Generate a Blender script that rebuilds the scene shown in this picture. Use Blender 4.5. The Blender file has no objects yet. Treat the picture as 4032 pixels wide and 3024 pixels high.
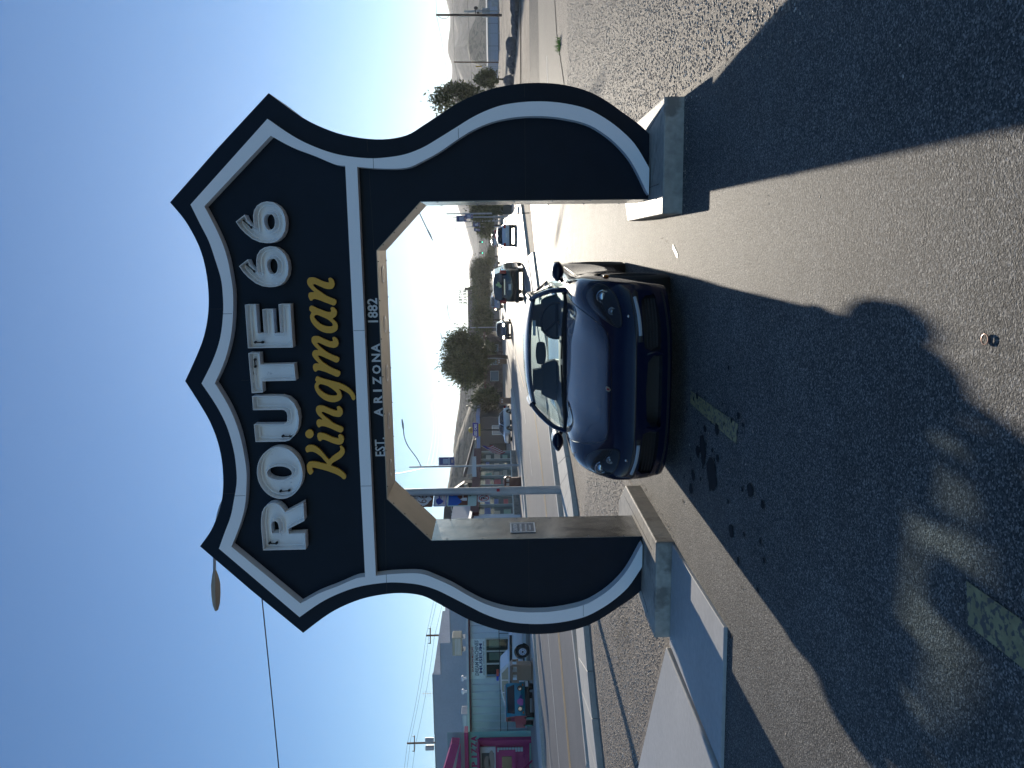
import bpy, math, random
import numpy as np
from mathutils import Vector, Matrix, noise as mnoise
from mathutils.geometry import tessellate_polygon
from mathutils.bvhtree import BVHTree
random.seed(66); rng = np.random.default_rng(66)
R = math.radians; PI = math.pi
sc = bpy.context.scene; COL = sc.collection

# ---------------------------------------------------------------- camera (held sideways: the picture lies on its side)
CAM_H = 1.55; ROLL = .0155; PITCH = R(-1.0); YAW = R(10)
f = Vector((-math.sin(YAW)*math.cos(PITCH), math.cos(YAW)*math.cos(PITCH), math.sin(PITCH)))
r0 = Vector((math.cos(YAW), math.sin(YAW), 0)); w0 = r0.cross(f)
rr = r0*math.cos(ROLL) - w0*math.sin(ROLL); ww = w0*math.cos(ROLL) + r0*math.sin(ROLL)
cd = bpy.data.cameras.new('camera'); cam = bpy.data.objects.new('camera', cd); COL.objects.link(cam)
cd.sensor_width = 36; cd.lens = 36*3028/4032; cd.clip_start = .05; cd.clip_end = 40000
M = Matrix((-ww, rr, -f)).transposed().to_4x4(); M.translation = Vector((0, 0, CAM_H)); cam.matrix_world = M
sc.camera = cam

# ---------------------------------------------------------------- sky, sun, exposure
SUN_AZ = 1.0; SUN_EL = 10.9; HAZE = .00012
wd = bpy.data.worlds.new('World'); sc.world = wd; wd.use_nodes = True
nt = wd.node_tree; bg = nt.nodes['Background']
sky = nt.nodes.new('ShaderNodeTexSky'); sky.sky_type = 'NISHITA'; sky.sun_disc = False
sky.sun_elevation = R(SUN_EL); sky.sun_rotation = R(SUN_AZ); sky.altitude = 1000; sky.air_density = 1.0; sky.dust_density = .15; sky.ozone_density = 4.2
nt.links.new(sky.outputs[0], bg.inputs[0]); bg.inputs[1].default_value = .088
sd = bpy.data.lights.new('sun', 'SUN'); sun = bpy.data.objects.new('sun', sd); COL.objects.link(sun)
sd.energy = 4.6; sd.angle = R(.5); sd.color = (1, .90, .75)
sun.rotation_euler = (-R(90-SUN_EL), 0, -R(SUN_AZ)); sun.location = (0, 60, 30)
vs = sc.view_settings; vs.view_transform = 'Standard'; vs.look = 'None'; vs.gamma = 1; vs.use_curve_mapping = False
vs.exposure = .75
sc.render.engine = 'CYCLES'

# ---------------------------------------------------------------- materials
MATS = {}
def mat(name, col, rough=.6, metal=0., noise=None, bump=None, spec=.5, coat=0., emit=None, trans=0., alpha=1., vor=None, attr=None, mixcol=None, ior=1.45):
    if name in MATS: return MATS[name]
    m = bpy.data.materials.new(name); m.use_nodes = True; n = m.node_tree.nodes; l = m.node_tree.links
    b = n['Principled BSDF']; b.inputs['Base Color'].default_value = (*col, 1); b.inputs['Roughness'].default_value = rough
    b.inputs['Metallic'].default_value = metal; b.inputs['Specular IOR Level'].default_value = spec; b.inputs['Coat Weight'].default_value = coat
    b.inputs['Coat Roughness'].default_value = .04; b.inputs['Transmission Weight'].default_value = trans; b.inputs['IOR'].default_value = ior
    b.inputs['Alpha'].default_value = alpha
    if emit: b.inputs['Emission Color'].default_value = (*emit[0], 1); b.inputs['Emission Strength'].default_value = emit[1]
    geo = n.new('ShaderNodeNewGeometry'); pos = geo.outputs['Position']
    out = None
    if attr:
        a = n.new('ShaderNodeAttribute'); a.attribute_name = attr; out = a.outputs['Color']
    if vor:   # (scale, [colour stops]) coloured cells
        v = n.new('ShaderNodeTexVoronoi'); v.inputs['Scale'].default_value = vor[0]; l.new(pos, v.inputs['Vector'])
        s = n.new('ShaderNodeSeparateColor'); l.new(v.outputs['Color'], s.inputs[0])
        cr = n.new('ShaderNodeValToRGB'); l.new(s.outputs[0], cr.inputs[0]); cr.color_ramp.interpolation = 'LINEAR'
        st = vor[1]; e = cr.color_ramp.elements
        while len(e) < len(st): e.new(.5)
        for i, c in enumerate(st): e[i].position = i/(len(st)-1); e[i].color = (*c, 1)
        out = cr.outputs[0]
    if noise:  # (scale, amount, [second scale])
        for sc_ in (noise[0],)+tuple(noise[2:]):
            t = n.new('ShaderNodeTexNoise'); t.inputs['Scale'].default_value = sc_; t.inputs['Detail'].default_value = 6; l.new(pos, t.inputs['Vector'])
            mr = n.new('ShaderNodeMapRange'); mr.inputs[1].default_value = .3; mr.inputs[2].default_value = .7
            mr.inputs[3].default_value = 1-noise[1]; mr.inputs[4].default_value = 1+noise[1]; l.new(t.outputs[0], mr.inputs[0])
            mx = n.new('ShaderNodeVectorMath'); mx.operation = 'SCALE'; l.new(mr.outputs[0], mx.inputs['Scale'])
            if out: l.new(out, mx.inputs[0])
            else: mx.inputs[0].default_value = col
            out = mx.outputs[0]
    if mixcol:  # (colour, scale, threshold) stains or worn patches
        t = n.new('ShaderNodeTexNoise'); t.inputs['Scale'].default_value = mixcol[1]; t.inputs['Detail'].default_value = 5; l.new(pos, t.inputs['Vector'])
        mr = n.new('ShaderNodeMapRange'); mr.inputs[1].default_value = mixcol[2]; mr.inputs[2].default_value = mixcol[2]+.08; l.new(t.outputs[0], mr.inputs[0])
        mx = n.new('ShaderNodeMix'); mx.data_type = 'RGBA'; l.new(mr.outputs[0], mx.inputs[0])
        if out: l.new(out, mx.inputs[6])
        else: mx.inputs[6].default_value = (*col, 1)
        mx.inputs[7].default_value = (*mixcol[0], 1); out = mx.outputs[2]
    if out: l.new(out, b.inputs['Base Color'])
    if bump:  # list of (kind, scale, distance)
        prev = None
        for kind, s_, d_ in bump:
            if kind == 'v':
                t = n.new('ShaderNodeTexVoronoi'); t.inputs['Scale'].default_value = s_; o = t.outputs['Distance']
            else:
                t = n.new('ShaderNodeTexNoise'); t.inputs['Scale'].default_value = s_; t.inputs['Detail'].default_value = 4; o = t.outputs[0]
            l.new(pos, t.inputs['Vector'])
            bp = n.new('ShaderNodeBump'); bp.inputs['Strength'].default_value = 1; bp.inputs['Distance'].default_value = d_
            if kind == 'v': bp.invert = True
            l.new(o, bp.inputs['Height'])
            if prev: l.new(prev, bp.inputs['Normal'])
            prev = bp.outputs[0]
        l.new(prev, b.inputs['Normal'])
    MATS[name] = m; return m

def corr(name, col, period, axis=0, depth=.02, rough=.5):   # ribbed sheet metal
    m = mat(name, col, rough, noise=(2., .08)); n = m.node_tree.nodes; l = m.node_tree.links
    return m
M_asph = mat('coarse_asphalt', (.075, .072, .068), .74, noise=(.35, .14, 2.5), vor=(165., [(.036, .037, .039), (.070, .069, .068), (.10, .098, .094), (.15, .145, .137), (.37, .35, .32)]), bump=[('n', 190., .0065), ('n', 80., .005)], spec=.2)
M_asph2 = mat('dark_asphalt', (.05, .048, .045), .6, noise=(.5, .2, 4.), vor=(70., [(.02, .02, .02), (.045, .042, .04), (.085, .075, .065)]), bump=[('n', 90., .012)], spec=.08)
M_road = mat('road_asphalt', (.13, .12, .11), .6, noise=(.6, .12, 9.), bump=[('n', 90., .004)], spec=.5)
M_lot = mat('lot_asphalt', (.085, .078, .066), .75, noise=(.5, .12, 8.), bump=[('n', 60., .006)])
M_dirt = mat('desert_dirt', (.28, .23, .18), .9, noise=(.3, .25, 3.), bump=[('n', 14., .03), ('v', 30., .02)])
M_gravel = mat('gravel', (.2, .17, .14), .75, noise=(.5, .15), vor=(70., [(.06, .05, .045), (.13, .105, .085), (.20, .165, .13), (.40, .34, .28)]), bump=[('n', 110., .012)])
M_conc = mat('concrete', (.50, .48, .43), .7, noise=(1.6, .08, 14.), bump=[('n', 120., .0012)])
M_conc2 = mat('block_concrete', (.38, .35, .30), .6, noise=(2.2, .18, 18.), bump=[('n', 90., .002), ('n', 14., .004)], mixcol=((.22, .20, .17), 3.5, .56))
M_yel = mat('yellow_paint', (.30, .26, .12), .6, noise=(25., .25), mixcol=((.09, .085, .075), 45., .50))
M_wpaint = mat('white_paint', (.72, .70, .65), .55, noise=(18., .15))
M_navy = mat('navy_panel', (.0055, .011, .021), .42, noise=(.8, .10, 6.), spec=.2, bump=[('n', 1.1, .010)])
M_white = mat('white_enamel', (.92, .92, .92), .25, noise=(1.2, .02), spec=.5)
M_letter = mat('letter_white', (.93, .93, .92), .5, noise=(7., .05), mixcol=((.55, .55, .55), 14., .66))
M_tube = mat('neon_glass', (.90, .91, .90), .12, spec=.8)
M_blk = mat('black_rubber', (.012, .012, .013), .5)
M_gold = mat('gold_enamel', (.72, .36, .022), .35, noise=(3., .04))
M_lining = mat('lining_metal', (.20, .21, .22), .26, metal=.9, noise=(1.4, .12, 6.), bump=[('n', 5., .004)])
M_soffit = mat('soffit_metal', (.40, .34, .26), .4, metal=.35, noise=(1.4, .06, 6.))
M_screw = mat('screw_steel', (.6, .58, .55), .25, metal=1.)
M_paint = mat('blue_car_paint', (.0008, .0046, .024), .5, metal=.0, coat=.9, spec=.05); M_paint.node_tree.nodes['Principled BSDF'].inputs['Coat IOR'].default_value = 1.38
def clear(name, tint, ior=1.45, rough=.01):
    m = bpy.data.materials.new(name); m.use_nodes = True; n = m.node_tree.nodes; l = m.node_tree.links; n.remove(n['Principled BSDF'])
    t = n.new('ShaderNodeBsdfTransparent'); t.inputs[0].default_value = (*tint, 1); g = n.new('ShaderNodeBsdfGlossy'); g.inputs['Roughness'].default_value = rough
    fr = n.new('ShaderNodeFresnel'); ge = n.new('ShaderNodeNewGeometry'); mr = n.new('ShaderNodeMapRange'); mr.inputs[3].default_value = ior; mr.inputs[4].default_value = 1/ior; l.new(ge.outputs['Backfacing'], mr.inputs[0]); l.new(mr.outputs[0], fr.inputs[0]); mx = n.new('ShaderNodeMixShader'); l.new(fr.outputs[0], mx.inputs[0]); l.new(t.outputs[0], mx.inputs[1]); l.new(g.outputs[0], mx.inputs[2])
    l.new(mx.outputs[0], n['Material Output'].inputs[0]); MATS[name] = m; return m
M_glass = clear('car_glass', (.74, .83, .84), 1.38)
M_dark = mat('dark_trim', (.012, .012, .014), .45)
M_int = mat('car_interior', (.07, .075, .085), .6)
M_lens = clear('lamp_lens', (.8, .85, .9), 1.4)
M_chrome = mat('chrome', (.7, .7, .7), .12, metal=1.)
M_alloy = mat('alloy', (.5, .5, .5), .25, metal=.9)
M_tyre = mat('tyre_rubber', (.02, .02, .02), .8)
M_orange = mat('amber_lens', (.55, .16, .01), .2)
M_red = mat('red_lens', (.35, .01, .01), .25)
M_pole = mat('galvanised_pole', (.36, .38, .40), .45, metal=.35, noise=(3., .12))
M_wood = mat('weathered_pole', (.16, .09, .055), .8, noise=(4., .2))
M_wire = mat('wire', (.02, .02, .02), .6)
M_trash = mat('brown_bin', (.24, .155, .10), .5)
M_brown = mat('brown_trim', (.13, .05, .03), .6)
def flat(name, col, rough=.6, **k): return mat(name, col, rough, noise=(6., .06), **k)

# ---------------------------------------------------------------- mesh building
def root_of(o):
    while o.parent: o = o.parent
    return o
class MB:
    def __init__(s): s.v = []; s.f = []
    def add(s, vs, fs):
        k = len(s.v); s.v += [tuple(p) for p in vs]; s.f += [tuple(i+k for i in q) for q in fs]; return s
    def box(s, x0, x1, y0, y1, z0, z1, rot=0, piv=None):
        p = [(x, y, z) for z in (z0, z1) for x, y in ((x0, y0), (x1, y0), (x1, y1), (x0, y1))]
        if rot:
            c, sn = math.cos(rot), math.sin(rot); px, py = piv or ((x0+x1)/2, (y0+y1)/2)
            p = [(px+(a-px)*c-(b-py)*sn, py+(a-px)*sn+(b-py)*c, z) for a, b, z in p]
        return s.add(p, [(3, 2, 1, 0), (4, 5, 6, 7), (0, 1, 5, 4), (1, 2, 6, 5), (2, 3, 7, 6), (3, 0, 4, 7)])
    def quad(s, a, b, c, d): return s.add([a, b, c, d], [(0, 1, 2, 3)])
    def tube(s, pts, r, n=8, cap=True):
        pts = [Vector(p) for p in pts]; rs = r if isinstance(r, (list, tuple)) else [r]*len(pts)
        rings = []; up = None
        for i, p in enumerate(pts):
            t = (pts[min(i+1, len(pts)-1)]-pts[max(i-1, 0)]).normalized()
            if up is None: up = t.orthogonal().normalized()
            a = (up - t*up.dot(t)); a = a.normalized() if a.length > 1e-6 else t.orthogonal().normalized(); b = t.cross(a); up = a
            rings.append([p+(a*math.cos(2*PI*j/n)+b*math.sin(2*PI*j/n))*rs[i] for j in range(n)])
        vs = [q for g in rings for q in g]; fs = []
        for i in range(len(pts)-1):
            for j in range(n): k = (j+1) % n; fs.append((i*n+j, i*n+k, (i+1)*n+k, (i+1)*n+j))
        if cap: fs.append(tuple(range(n-1, -1, -1))); fs.append(tuple((len(pts)-1)*n+j for j in range(n)))
        return s.add(vs, fs)
    def cyl(s, a, b, r, r2=None, n=16): return s.tube([a, b], [r, r if r2 is None else r2], n)
    def prism(s, loops, fn, d0, d1):   # loops in 2D, fn(u,v,d)->3D, capped front and back
        flatp = [Vector((u, v, 0)) for L in loops for u, v in L]
        tri = tessellate_polygon([[Vector((u, v, 0)) for u, v in L] for L in loops])
        n = len(flatp); vs = [fn(p.x, p.y, d0) for p in flatp]+[fn(p.x, p.y, d1) for p in flatp]
        fs = [tuple(t) for t in tri]+[(t[2]+n, t[1]+n, t[0]+n) for t in tri]; k = 0
        for L in loops:
            m = len(L)
            for i in range(m): j = (i+1) % m; fs.append((k+i, k+j, k+j+n, k+i+n))
            k += m
        return s.add(vs, fs)
    def sheet(s, loops, fn):
        flatp = [Vector((u, v, 0)) for L in loops for u, v in L]
        tri = tessellate_polygon([[Vector((u, v, 0)) for u, v in L] for L in loops])
        return s.add([fn(p.x, p.y) for p in flatp], [tuple(t) for t in tri])
    def blob(s, c, rx, ry, rz, n=8, m=6, jit=0):
        vs = [(c[0], c[1], c[2]-rz)]; fs = []
        for i in range(1, m):
            th = PI*i/m
            for j in range(n):
                ph = 2*PI*j/n; q = 1+random.uniform(-jit, jit)
                vs.append((c[0]+rx*q*math.sin(th)*math.cos(ph), c[1]+ry*q*math.sin(th)*math.sin(ph), c[2]-rz*q*math.cos(th)))
        vs.append((c[0], c[1], c[2]+rz)); L = len(vs)-1
        for j in range(n): k = (j+1) % n; fs.append((0, 1+k, 1+j)); fs.append((L, L-n+j, L-n+k))
        for i in range(m-2):
            for j in range(n): k = (j+1) % n; fs.append((1+i*n+j, 1+i*n+k, 1+(i+1)*n+k, 1+(i+1)*n+j))
        return s.add(vs, fs)
    def mesh(s, name):
        me = bpy.data.meshes.new(name); me.from_pydata(s.v, [], s.f)
        import bmesh
        bm = bmesh.new(); bm.from_mesh(me); bmesh.ops.recalc_face_normals(bm, faces=bm.faces); bm.to_mesh(me); bm.free()
        return me
    def build(s, name, m, parent=None, world=False, smooth=False, bevel=0, label=None):
        if world and parent:
            r_ = root_of(parent); inv = (Matrix.Translation(r_.location) @ r_.rotation_euler.to_matrix().to_4x4()).inverted()
            s.v = [tuple(inv @ Vector(p)) for p in s.v]
        me = s.mesh(name); me.materials.append(m)
        if smooth: me.shade_smooth() if hasattr(me, 'shade_smooth') else [setattr(p, 'use_smooth', True) for p in me.polygons]
        o = bpy.data.objects.new(name, me); COL.objects.link(o); o.parent = parent
        if bevel:
            b = o.modifiers.new('bevel', 'BEVEL'); b.width = bevel; b.segments = 2; b.limit_method = 'ANGLE'; b.harden_normals = False
        if smooth and smooth != 'all':
            me.set_sharp_from_angle(angle=R(40)) if hasattr(me, 'set_sharp_from_angle') else None
        if label: o['label'] = label
        return o
def thing(name, label, cat, loc=(0, 0, 0), rotz=0, group=None):
    o = bpy.data.objects.new(name, None); o.empty_display_size = .2; COL.objects.link(o); o.location = loc; o.rotation_euler = (0, 0, rotz)
    return tag(o, label, cat, group)
def tag(o, label=None, cat=None, group=None, kind=None):
    if label: o['label'] = label
    if cat: o['category'] = cat
    if group: o['group'] = group
    if kind: o['kind'] = kind
    return o
def struct(o): o['kind'] = 'structure'; return o
def copy_tree(o, parent=None):
    c = o.copy(); COL.objects.link(c); c.parent = parent
    for ch in list(o.children): copy_tree(ch, c)
    return c
def smooth_loop(L, k=3):
    n = len(L); out = []
    for i in range(n):
        p0, p1, p2, p3 = (L[(i+d) % n] for d in (-1, 0, 1, 2))
        for s_ in range(k):
            t = s_/k
            out.append(tuple(.5*((2*b)+(-a+c)*t+(2*a-5*b+4*c-d)*t*t+(-a+3*b-3*c+d)*t**3) for a, b, c, d in zip(p0, p1, p2, p3)))
    return out
def smooth_path(L, k=4):
    n = len(L); out = []
    for i in range(n-1):
        p0, p1, p2, p3 = L[max(i-1, 0)], L[i], L[i+1], L[min(i+2, n-1)]
        for s_ in range(k):
            t = s_/k
            out.append(tuple(.5*((2*b)+(-a+c)*t+(2*a-5*b+4*c-d)*t*t+(-a+3*b-3*c+d)*t**3) for a, b, c, d in zip(p0, p1, p2, p3)))
    return out+[tuple(L[-1])]
def text_mb(mb, s_, cx, cz, w, h, fn, d0, d1, bold=.0, mirror=False, shear=0):
    """lettering of width w and height h centred on (cx, cz) in a plane given by fn(u, v, d); outlines come from Blender's own font"""
    cu = bpy.data.curves.new('t', 'FONT'); cu.body = s_; cu.offset = bold; cu.resolution_u = 2; cu.shear = shear; cu.extrude = .05
    ob = bpy.data.objects.new('t', cu); COL.objects.link(ob)
    dg = bpy.context.evaluated_depsgraph_get(); me = bpy.data.meshes.new_from_object(ob.evaluated_get(dg))
    xs = [v.co.x for v in me.vertices]; ys = [v.co.y for v in me.vertices]
    if xs:
        x0, x1, y0, y1 = min(xs), max(xs), min(ys), max(ys); sx = w/(x1-x0); sy = h/(y1-y0)
        vs = []
        for v in me.vertices:
            u = cx+(v.co.x-(x0+x1)/2)*sx*(-1 if mirror else 1); q = cz+(v.co.y-(y0+y1)/2)*sy
            vs.append(fn(u, q, d0 if v.co.z > 0 else d1))
        mb.add(vs, [tuple(p.vertices) for p in me.polygons])
    bpy.data.objects.remove(ob); bpy.data.curves.remove(cu); bpy.data.meshes.remove(me)
    return mb
def XZ(y): return lambda u, v, d: (u, y+d, v)     # plane facing the camera side (-Y)
def frame(px, py, pz, ang):   # panel frame: u to the right, v up, d backwards; ang turns the panel about the vertical
    c, s_ = math.cos(ang), math.sin(ang)
    return lambda u, v, d=0: (px+u*c-d*s_, py+u*s_+d*c, pz+v)

# ---------------------------------------------------------------- ground
def hz(y):
    if y < 60: return 0.
    if y < 120: t = (y-60)/60; return .85*t*t*(1.6-.6*t)
    return .85+.35*(1-math.exp(-(y-120)/80))
def strip(name, left, right, dz, m, k=6, kind='structure'):
    L = smooth_path(left, k); Rr = smooth_path(right, k); n = len(L)
    mb = MB(); W = 5; vs = []; fs = []
    for i in range(n):
        for j in range(W+1):
            t = j/W; x = L[i][0]*(1-t)+Rr[i][0]*t; y = L[i][1]*(1-t)+Rr[i][1]*t; vs.append((x, y, hz(y)+dz))
    for i in range(n-1):
        for j in range(W): a = i*(W+1)+j; fs.append((a, a+1, a+W+2, a+W+1))
    mb.add(vs, fs); o = mb.build(name, m); o['kind'] = kind; return o
mb = MB(); ys = [-60, -20, 0, 10, 20, 40, 60]+[60+6*i for i in range(1, 25)]+[230, 270, 330, 450, 700, 1200, 2000, 3200]
xs = [-3100, -2000, -1000, -300, -100, -50, -25, 0, 25, 50, 100, 300, 1000, 2000, 3100]
mb.add([(x, y, hz(y)) for y in ys for x in xs], [(i*15+j, i*15+j+1, (i+1)*15+j+1, (i+1)*15+j) for i in range(len(ys)-1) for j in range(14)])
struct(mb.build('ground', M_dirt))
def slab(name, poly, z0, z1, m, bevel=0, kind='structure', parent=None):
    mb = MB(); mb.prism([poly], lambda u, v, d: (u, v, d), z0, z1); o = mb.build(name, m, parent, bevel=bevel)
    if kind and not parent: o['kind'] = kind
    return o
def patch(name, poly, z, m):
    mb = MB(); mb.sheet([poly], lambda u, v: (u, v, z)); o = mb.build(name, m); o['kind'] = 'structure'; return o
# gravel yards either side of the drive-through lane, the lane itself and the lot behind
patch('gravel_bed', [(1.15, -6), (30, -6), (30, 20.2), (6.06, 20.42), (5.09, 19.77), (3.54, 17.73), (1.6, 16.2), (1.15, 15)], .006, M_gravel)
patch('gravel_bed', [(-2.75, 6.3), (-2.75, 13), (-4.3, 15.0), (-4.96, 13.9), (-6.2, 12.8), (-8.9, 9.0), (-16, 2), (-16, -6), (-3.7, -6), (-3.7, 6.3)], .006, M_gravel)
patch('drive_through_lane', [(-3.4, -6), (-9, -6), (-9, 4.9), (-2.6, 4.9), (-2.7, 6.3), (-2.75, 13), (-4.2, 15.0), (-3.4, 17.5), (-1.0, 20.4), (1.31, 23.6), (6, 28), (3.2, 17.6), (1.6, 16.2), (1.2, 15), (1.2, 6), (1.2, -6)], .010, M_asph)
patch('cross_drive', [(-3.4, 17.5), (-1.0, 20.4), (1.31, 23.6), (3, 24.6), (5.5, 27.2), (8.2, 27.8), (30, 29.5), (30, 34), (1.87, 34.9), (-.14, 31.2), (-1.55, 27.6), (-3.2, 21)], .014, M_asph2)
patch('parking_lot', [(3.54, 17.73), (5.09, 19.77), (6.06, 20.42), (30, 20.3), (30, 29.0), (8.24, 27.78), (5.51, 27.15), (3.2, 24.7), (1.9, 23.6), (2.4, 20)], .018, M_lot)
near_edge = [(-14.5, 0), (-11.5, 6), (-8.88, 11.94), (-8.26, 13.23), (-7.71, 14.67), (-6.48, 17.99), (-5.15, 21.49), (-4, 24.5), (-1.76, 31.5), (-.16, 37.15), (1.87, 43.19), (3.2, 50), (3.8, 60), (4.0, 80), (3.6, 110), (1.5, 160), (-10, 260)]
far_kerb = [(-31, 2), (-27, 8), (-23.5, 15), (-20.9, 21), (-19.2, 25.5), (-18.5, 28.5), (-18.0, 32), (-16.5, 37), (-15.2, 41.5), (-14.3, 48), (-14.0, 54), (-13.9, 59.5), (-14.2, 66), (-14.6, 80), (-15.3, 105), (-18, 160), (-32, 260)]
strip('road', far_kerb, near_edge, .010, M_road)
def offset(P, d):
    out = []
    for i, p in enumerate(P):
        a = P[max(i-1, 0)]; b = P[min(i+1, len(P)-1)]; t = Vector((b[0]-a[0], b[1]-a[1])).normalized(); out.append((p[0]-t.y*d, p[1]+t.x*d))
    return out
def lane_line(name, P, w, m, dz=.016, dash=None, a=0, b=None, gap=0):
    S = smooth_path(P, 10); S = S[a:b]; mb = MB(); L = 0
    O1 = offset(S, w/2+gap); O2 = offset(S, -w/2+gap)
    for i in range(len(S)-1):
        seg = math.dist(S[i], S[i+1]); on = True
        if dash: on = (L % (dash[0]+dash[1])) < dash[0]
        L += seg
        if on: mb.quad(*[(p[0], p[1], hz(p[1])+dz) for p in (O1[i], O2[i], O2[i+1], O1[i+1])])
    o = mb.build(name, m); o['kind'] = 'structure'; return o
yel = [(-17.2, 5), (-14.6, 10.5), (-11.99, 16.15), (-11.05, 18.13), (-10.41, 19.59), (-8.85, 24.54), (-8.1, 27), (-7.38, 30.56), (-6.5, 36), (-5.75, 42), (-5.45, 50), (-5.5, 60), (-5.8, 80), (-6.8, 110), (-9, 160)]
M_ylane = mat('lane_yellow', (.62, .42, .16), .6, noise=(5., .15))
lane_line('yellow_centre_line', yel, .11, M_ylane, gap=.13); lane_line('yellow_centre_line', yel, .11, M_ylane, gap=-.13)
w2 = [(-19.3, 7.5), (-16.7, 13.5), (-14.37, 19.37), (-13.45, 22.07), (-12.84, 24.11), (-11.7, 28.5), (-10.9, 34), (-10.1, 42), (-9.8, 50), (-9.8, 62), (-10.2, 85)]
lane_line('white_lane_line', w2, .11, M_wpaint, b=42); lane_line('white_lane_line', w2, .11, M_wpaint, a=48, dash=(3, 5))
lane_line('white_edge_line', [(-22, 11), (-19, 18), (-17.09, 23.04), (-16.07, 25.6), (-15.3, 29), (-14.6, 33)], .11, M_wpaint)
lane_line('white_lane_line', [(-2.2, 41), (-1.2, 50), (-.9, 62), (-1.1, 85), (-2, 120)], .11, M_wpaint, dash=(3, 5))
lane_line('yellow_turn_line', [(-8.3, 46), (-8.9, 60), (-9.4, 80), (-10, 110)], .10, M_ylane); 
# kerbs and sidewalks
def kerb(name, P, w, z1, m, k=6, z0=-.02):
    S = smooth_path(P, k); A = S; B = offset(S, w); mb = MB(); vs = []
    for a, b in zip(A, B): h = hz(a[1]); vs += [(a[0], a[1], h+z0), (a[0], a[1], h+z1), (b[0], b[1], h+z1), (b[0], b[1], h+z0)]
    fs = []
    for i in range(len(S)-1):
        for j in range(3): q = i*4+j; fs.append((q, q+1, q+5, q+4))
    fs += [(0, 1, 2, 3), tuple(len(vs)-4+j for j in (3, 2, 1, 0))]
    mb.add(vs, fs); o = mb.build(name, m, bevel=.015); o['kind'] = 'structure'; return o
M_gutter = mat('gutter_concrete', (.34, .32, .28), .7, noise=(1., .12, 9.))
kerb('kerb', near_edge[2:14], -.16, .14, M_conc)
kerb('kerb', far_kerb[2:14], .16, .14, M_conc)
kerb('gutter', offset(far_kerb, -.45)[2:14], .44, .022, M_gutter)
# near sidewalk, a planting gap between it and the road, slabs cut by joints
sw_front = [(-8.45, 12.45), (-8.15, 13.2), (-7.35, 14.15), (-6.35, 16.1), (-5.9, 17.2), (-5.35, 18.6), (-4.75, 21.2), (-3.85, 24.4), (-1.95, 30.4), (-.35, 36.0)]
sw_back = [(-8.6, 9.5), (-7.64, 11.48), (-6.68, 12.81), (-5.26, 14.58), (-4.9, 15.5), (-4.57, 16.5), (-3.9, 19.2), (-3.2, 22), (-1.55, 27.58), (-.14, 31.27)]
def slabs(front, back, z1, n, m, skip=0):
    F = smooth_path(front, n); B = smooth_path(back, n); root = None
    for i in range(len(F)-1):
        g = .006; a, b, c, d = F[i], F[i+1], B[i+1], B[i]
        lerp = lambda p, q, t: (p[0]+(q[0]-p[0])*t, p[1]+(q[1]-p[1])*t)
        poly = [lerp(a, b, g), lerp(a, b, 1-g), lerp(d, c, 1-g), lerp(d, c, g)]
        mb = MB(); mb.prism([poly], lambda u, v, dd: (u, v, hz(v)+dd), -.02, z1); o = mb.build('sidewalk_slab', m, bevel=.008)
        o['kind'] = 'structure'
slabs([(-18, -3.2), (-11.1, 6.6)]+[(-8.9, 11.6)]+sw_front[1:], [(-16.6, -3.6), (-9.8, 6.2)]+sw_back[:1]+sw_back[1:], .10, 2, M_conc)
fk = offset(far_kerb, .16); slabs(fk[3:14], offset(far_kerb, 2.4)[3:14], .138, 2, M_conc)
M_farlot = mat('far_apron', (.30, .28, .25), .75, noise=(.7, .1, 6.))
strip('far_apron', offset(far_kerb, 22)[3:14], offset(far_kerb, 2.38)[3:14], .10, M_farlot, 3)
# foreground slabs beside the left block
M_slab = mat('pale_slab', (.46, .455, .44), .6, noise=(1.1, .08, 20.), bump=[('n', 150., .0008)])
slab('concrete_walk', [(-3.56, 6.44), (-2.60, 6.44), (-2.57, 4.86), (-3.62, 4.82)], -.02, .035, M_slab, .006)
slab('concrete_walk', [(-3.62, 6.50), (-3.64, 4.82), (-12.5, 4.6), (-12.5, 7.2), (-9.5, 9.6), (-5.8, 7.75)], -.02, .055, M_slab, .012)
# worn yellow marks on the lane
patch('yellow_mark', [(-1.14, 6.02), (-1.24, 6.02), (-1.27, 4.82), (-1.13, 4.80)], .0145, M_yel)
patch('yellow_mark', [(-1.10, 2.36), (-1.24, 2.33), (-1.24, 1.2), (-1.10, 1.2)], .0145, M_yel)
patch('white_mark', [(.41, 17.2), (.33, 17.35), (-.12, 16.3), (-.05, 16.2)], .0145, M_wpaint)
patch('white_mark', [(.02, 6.78), (-.02, 6.78), (-.1, 6.6), (-.06, 6.6)], .0145, M_wpaint)
patch('parking_line', [(5.42, 23.25), (5.42, 23.4), (3.9, 22.8), (3.9, 22.65)], .0225, M_wpaint)
# oil drips
M_oil = mat('oil_stain', (.032, .032, .034), .85, noise=(30., .2), spec=.1)
mb = MB()
for i in range(60):
    x = random.gauss(-1.5, .35); y = random.uniform(4.1, 6.2); r_ = random.choice([.01, .015, .02, .03, .05]); n = 9
    if i == 0: x, y, r_ = -1.62, 5.35, .13
    if i == 1: x, y, r_ = -1.50, 5.62, .09
    mb.add([(x+r_*random.uniform(.7, 1.1)*math.cos(2*PI*j/n), y+r_*1.1*random.uniform(.7, 1.2)*math.sin(2*PI*j/n), .0142+i*.00004) for j in range(n)], [tuple(range(n))])
struct(mb.build('oil_stain', M_oil))
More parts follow.
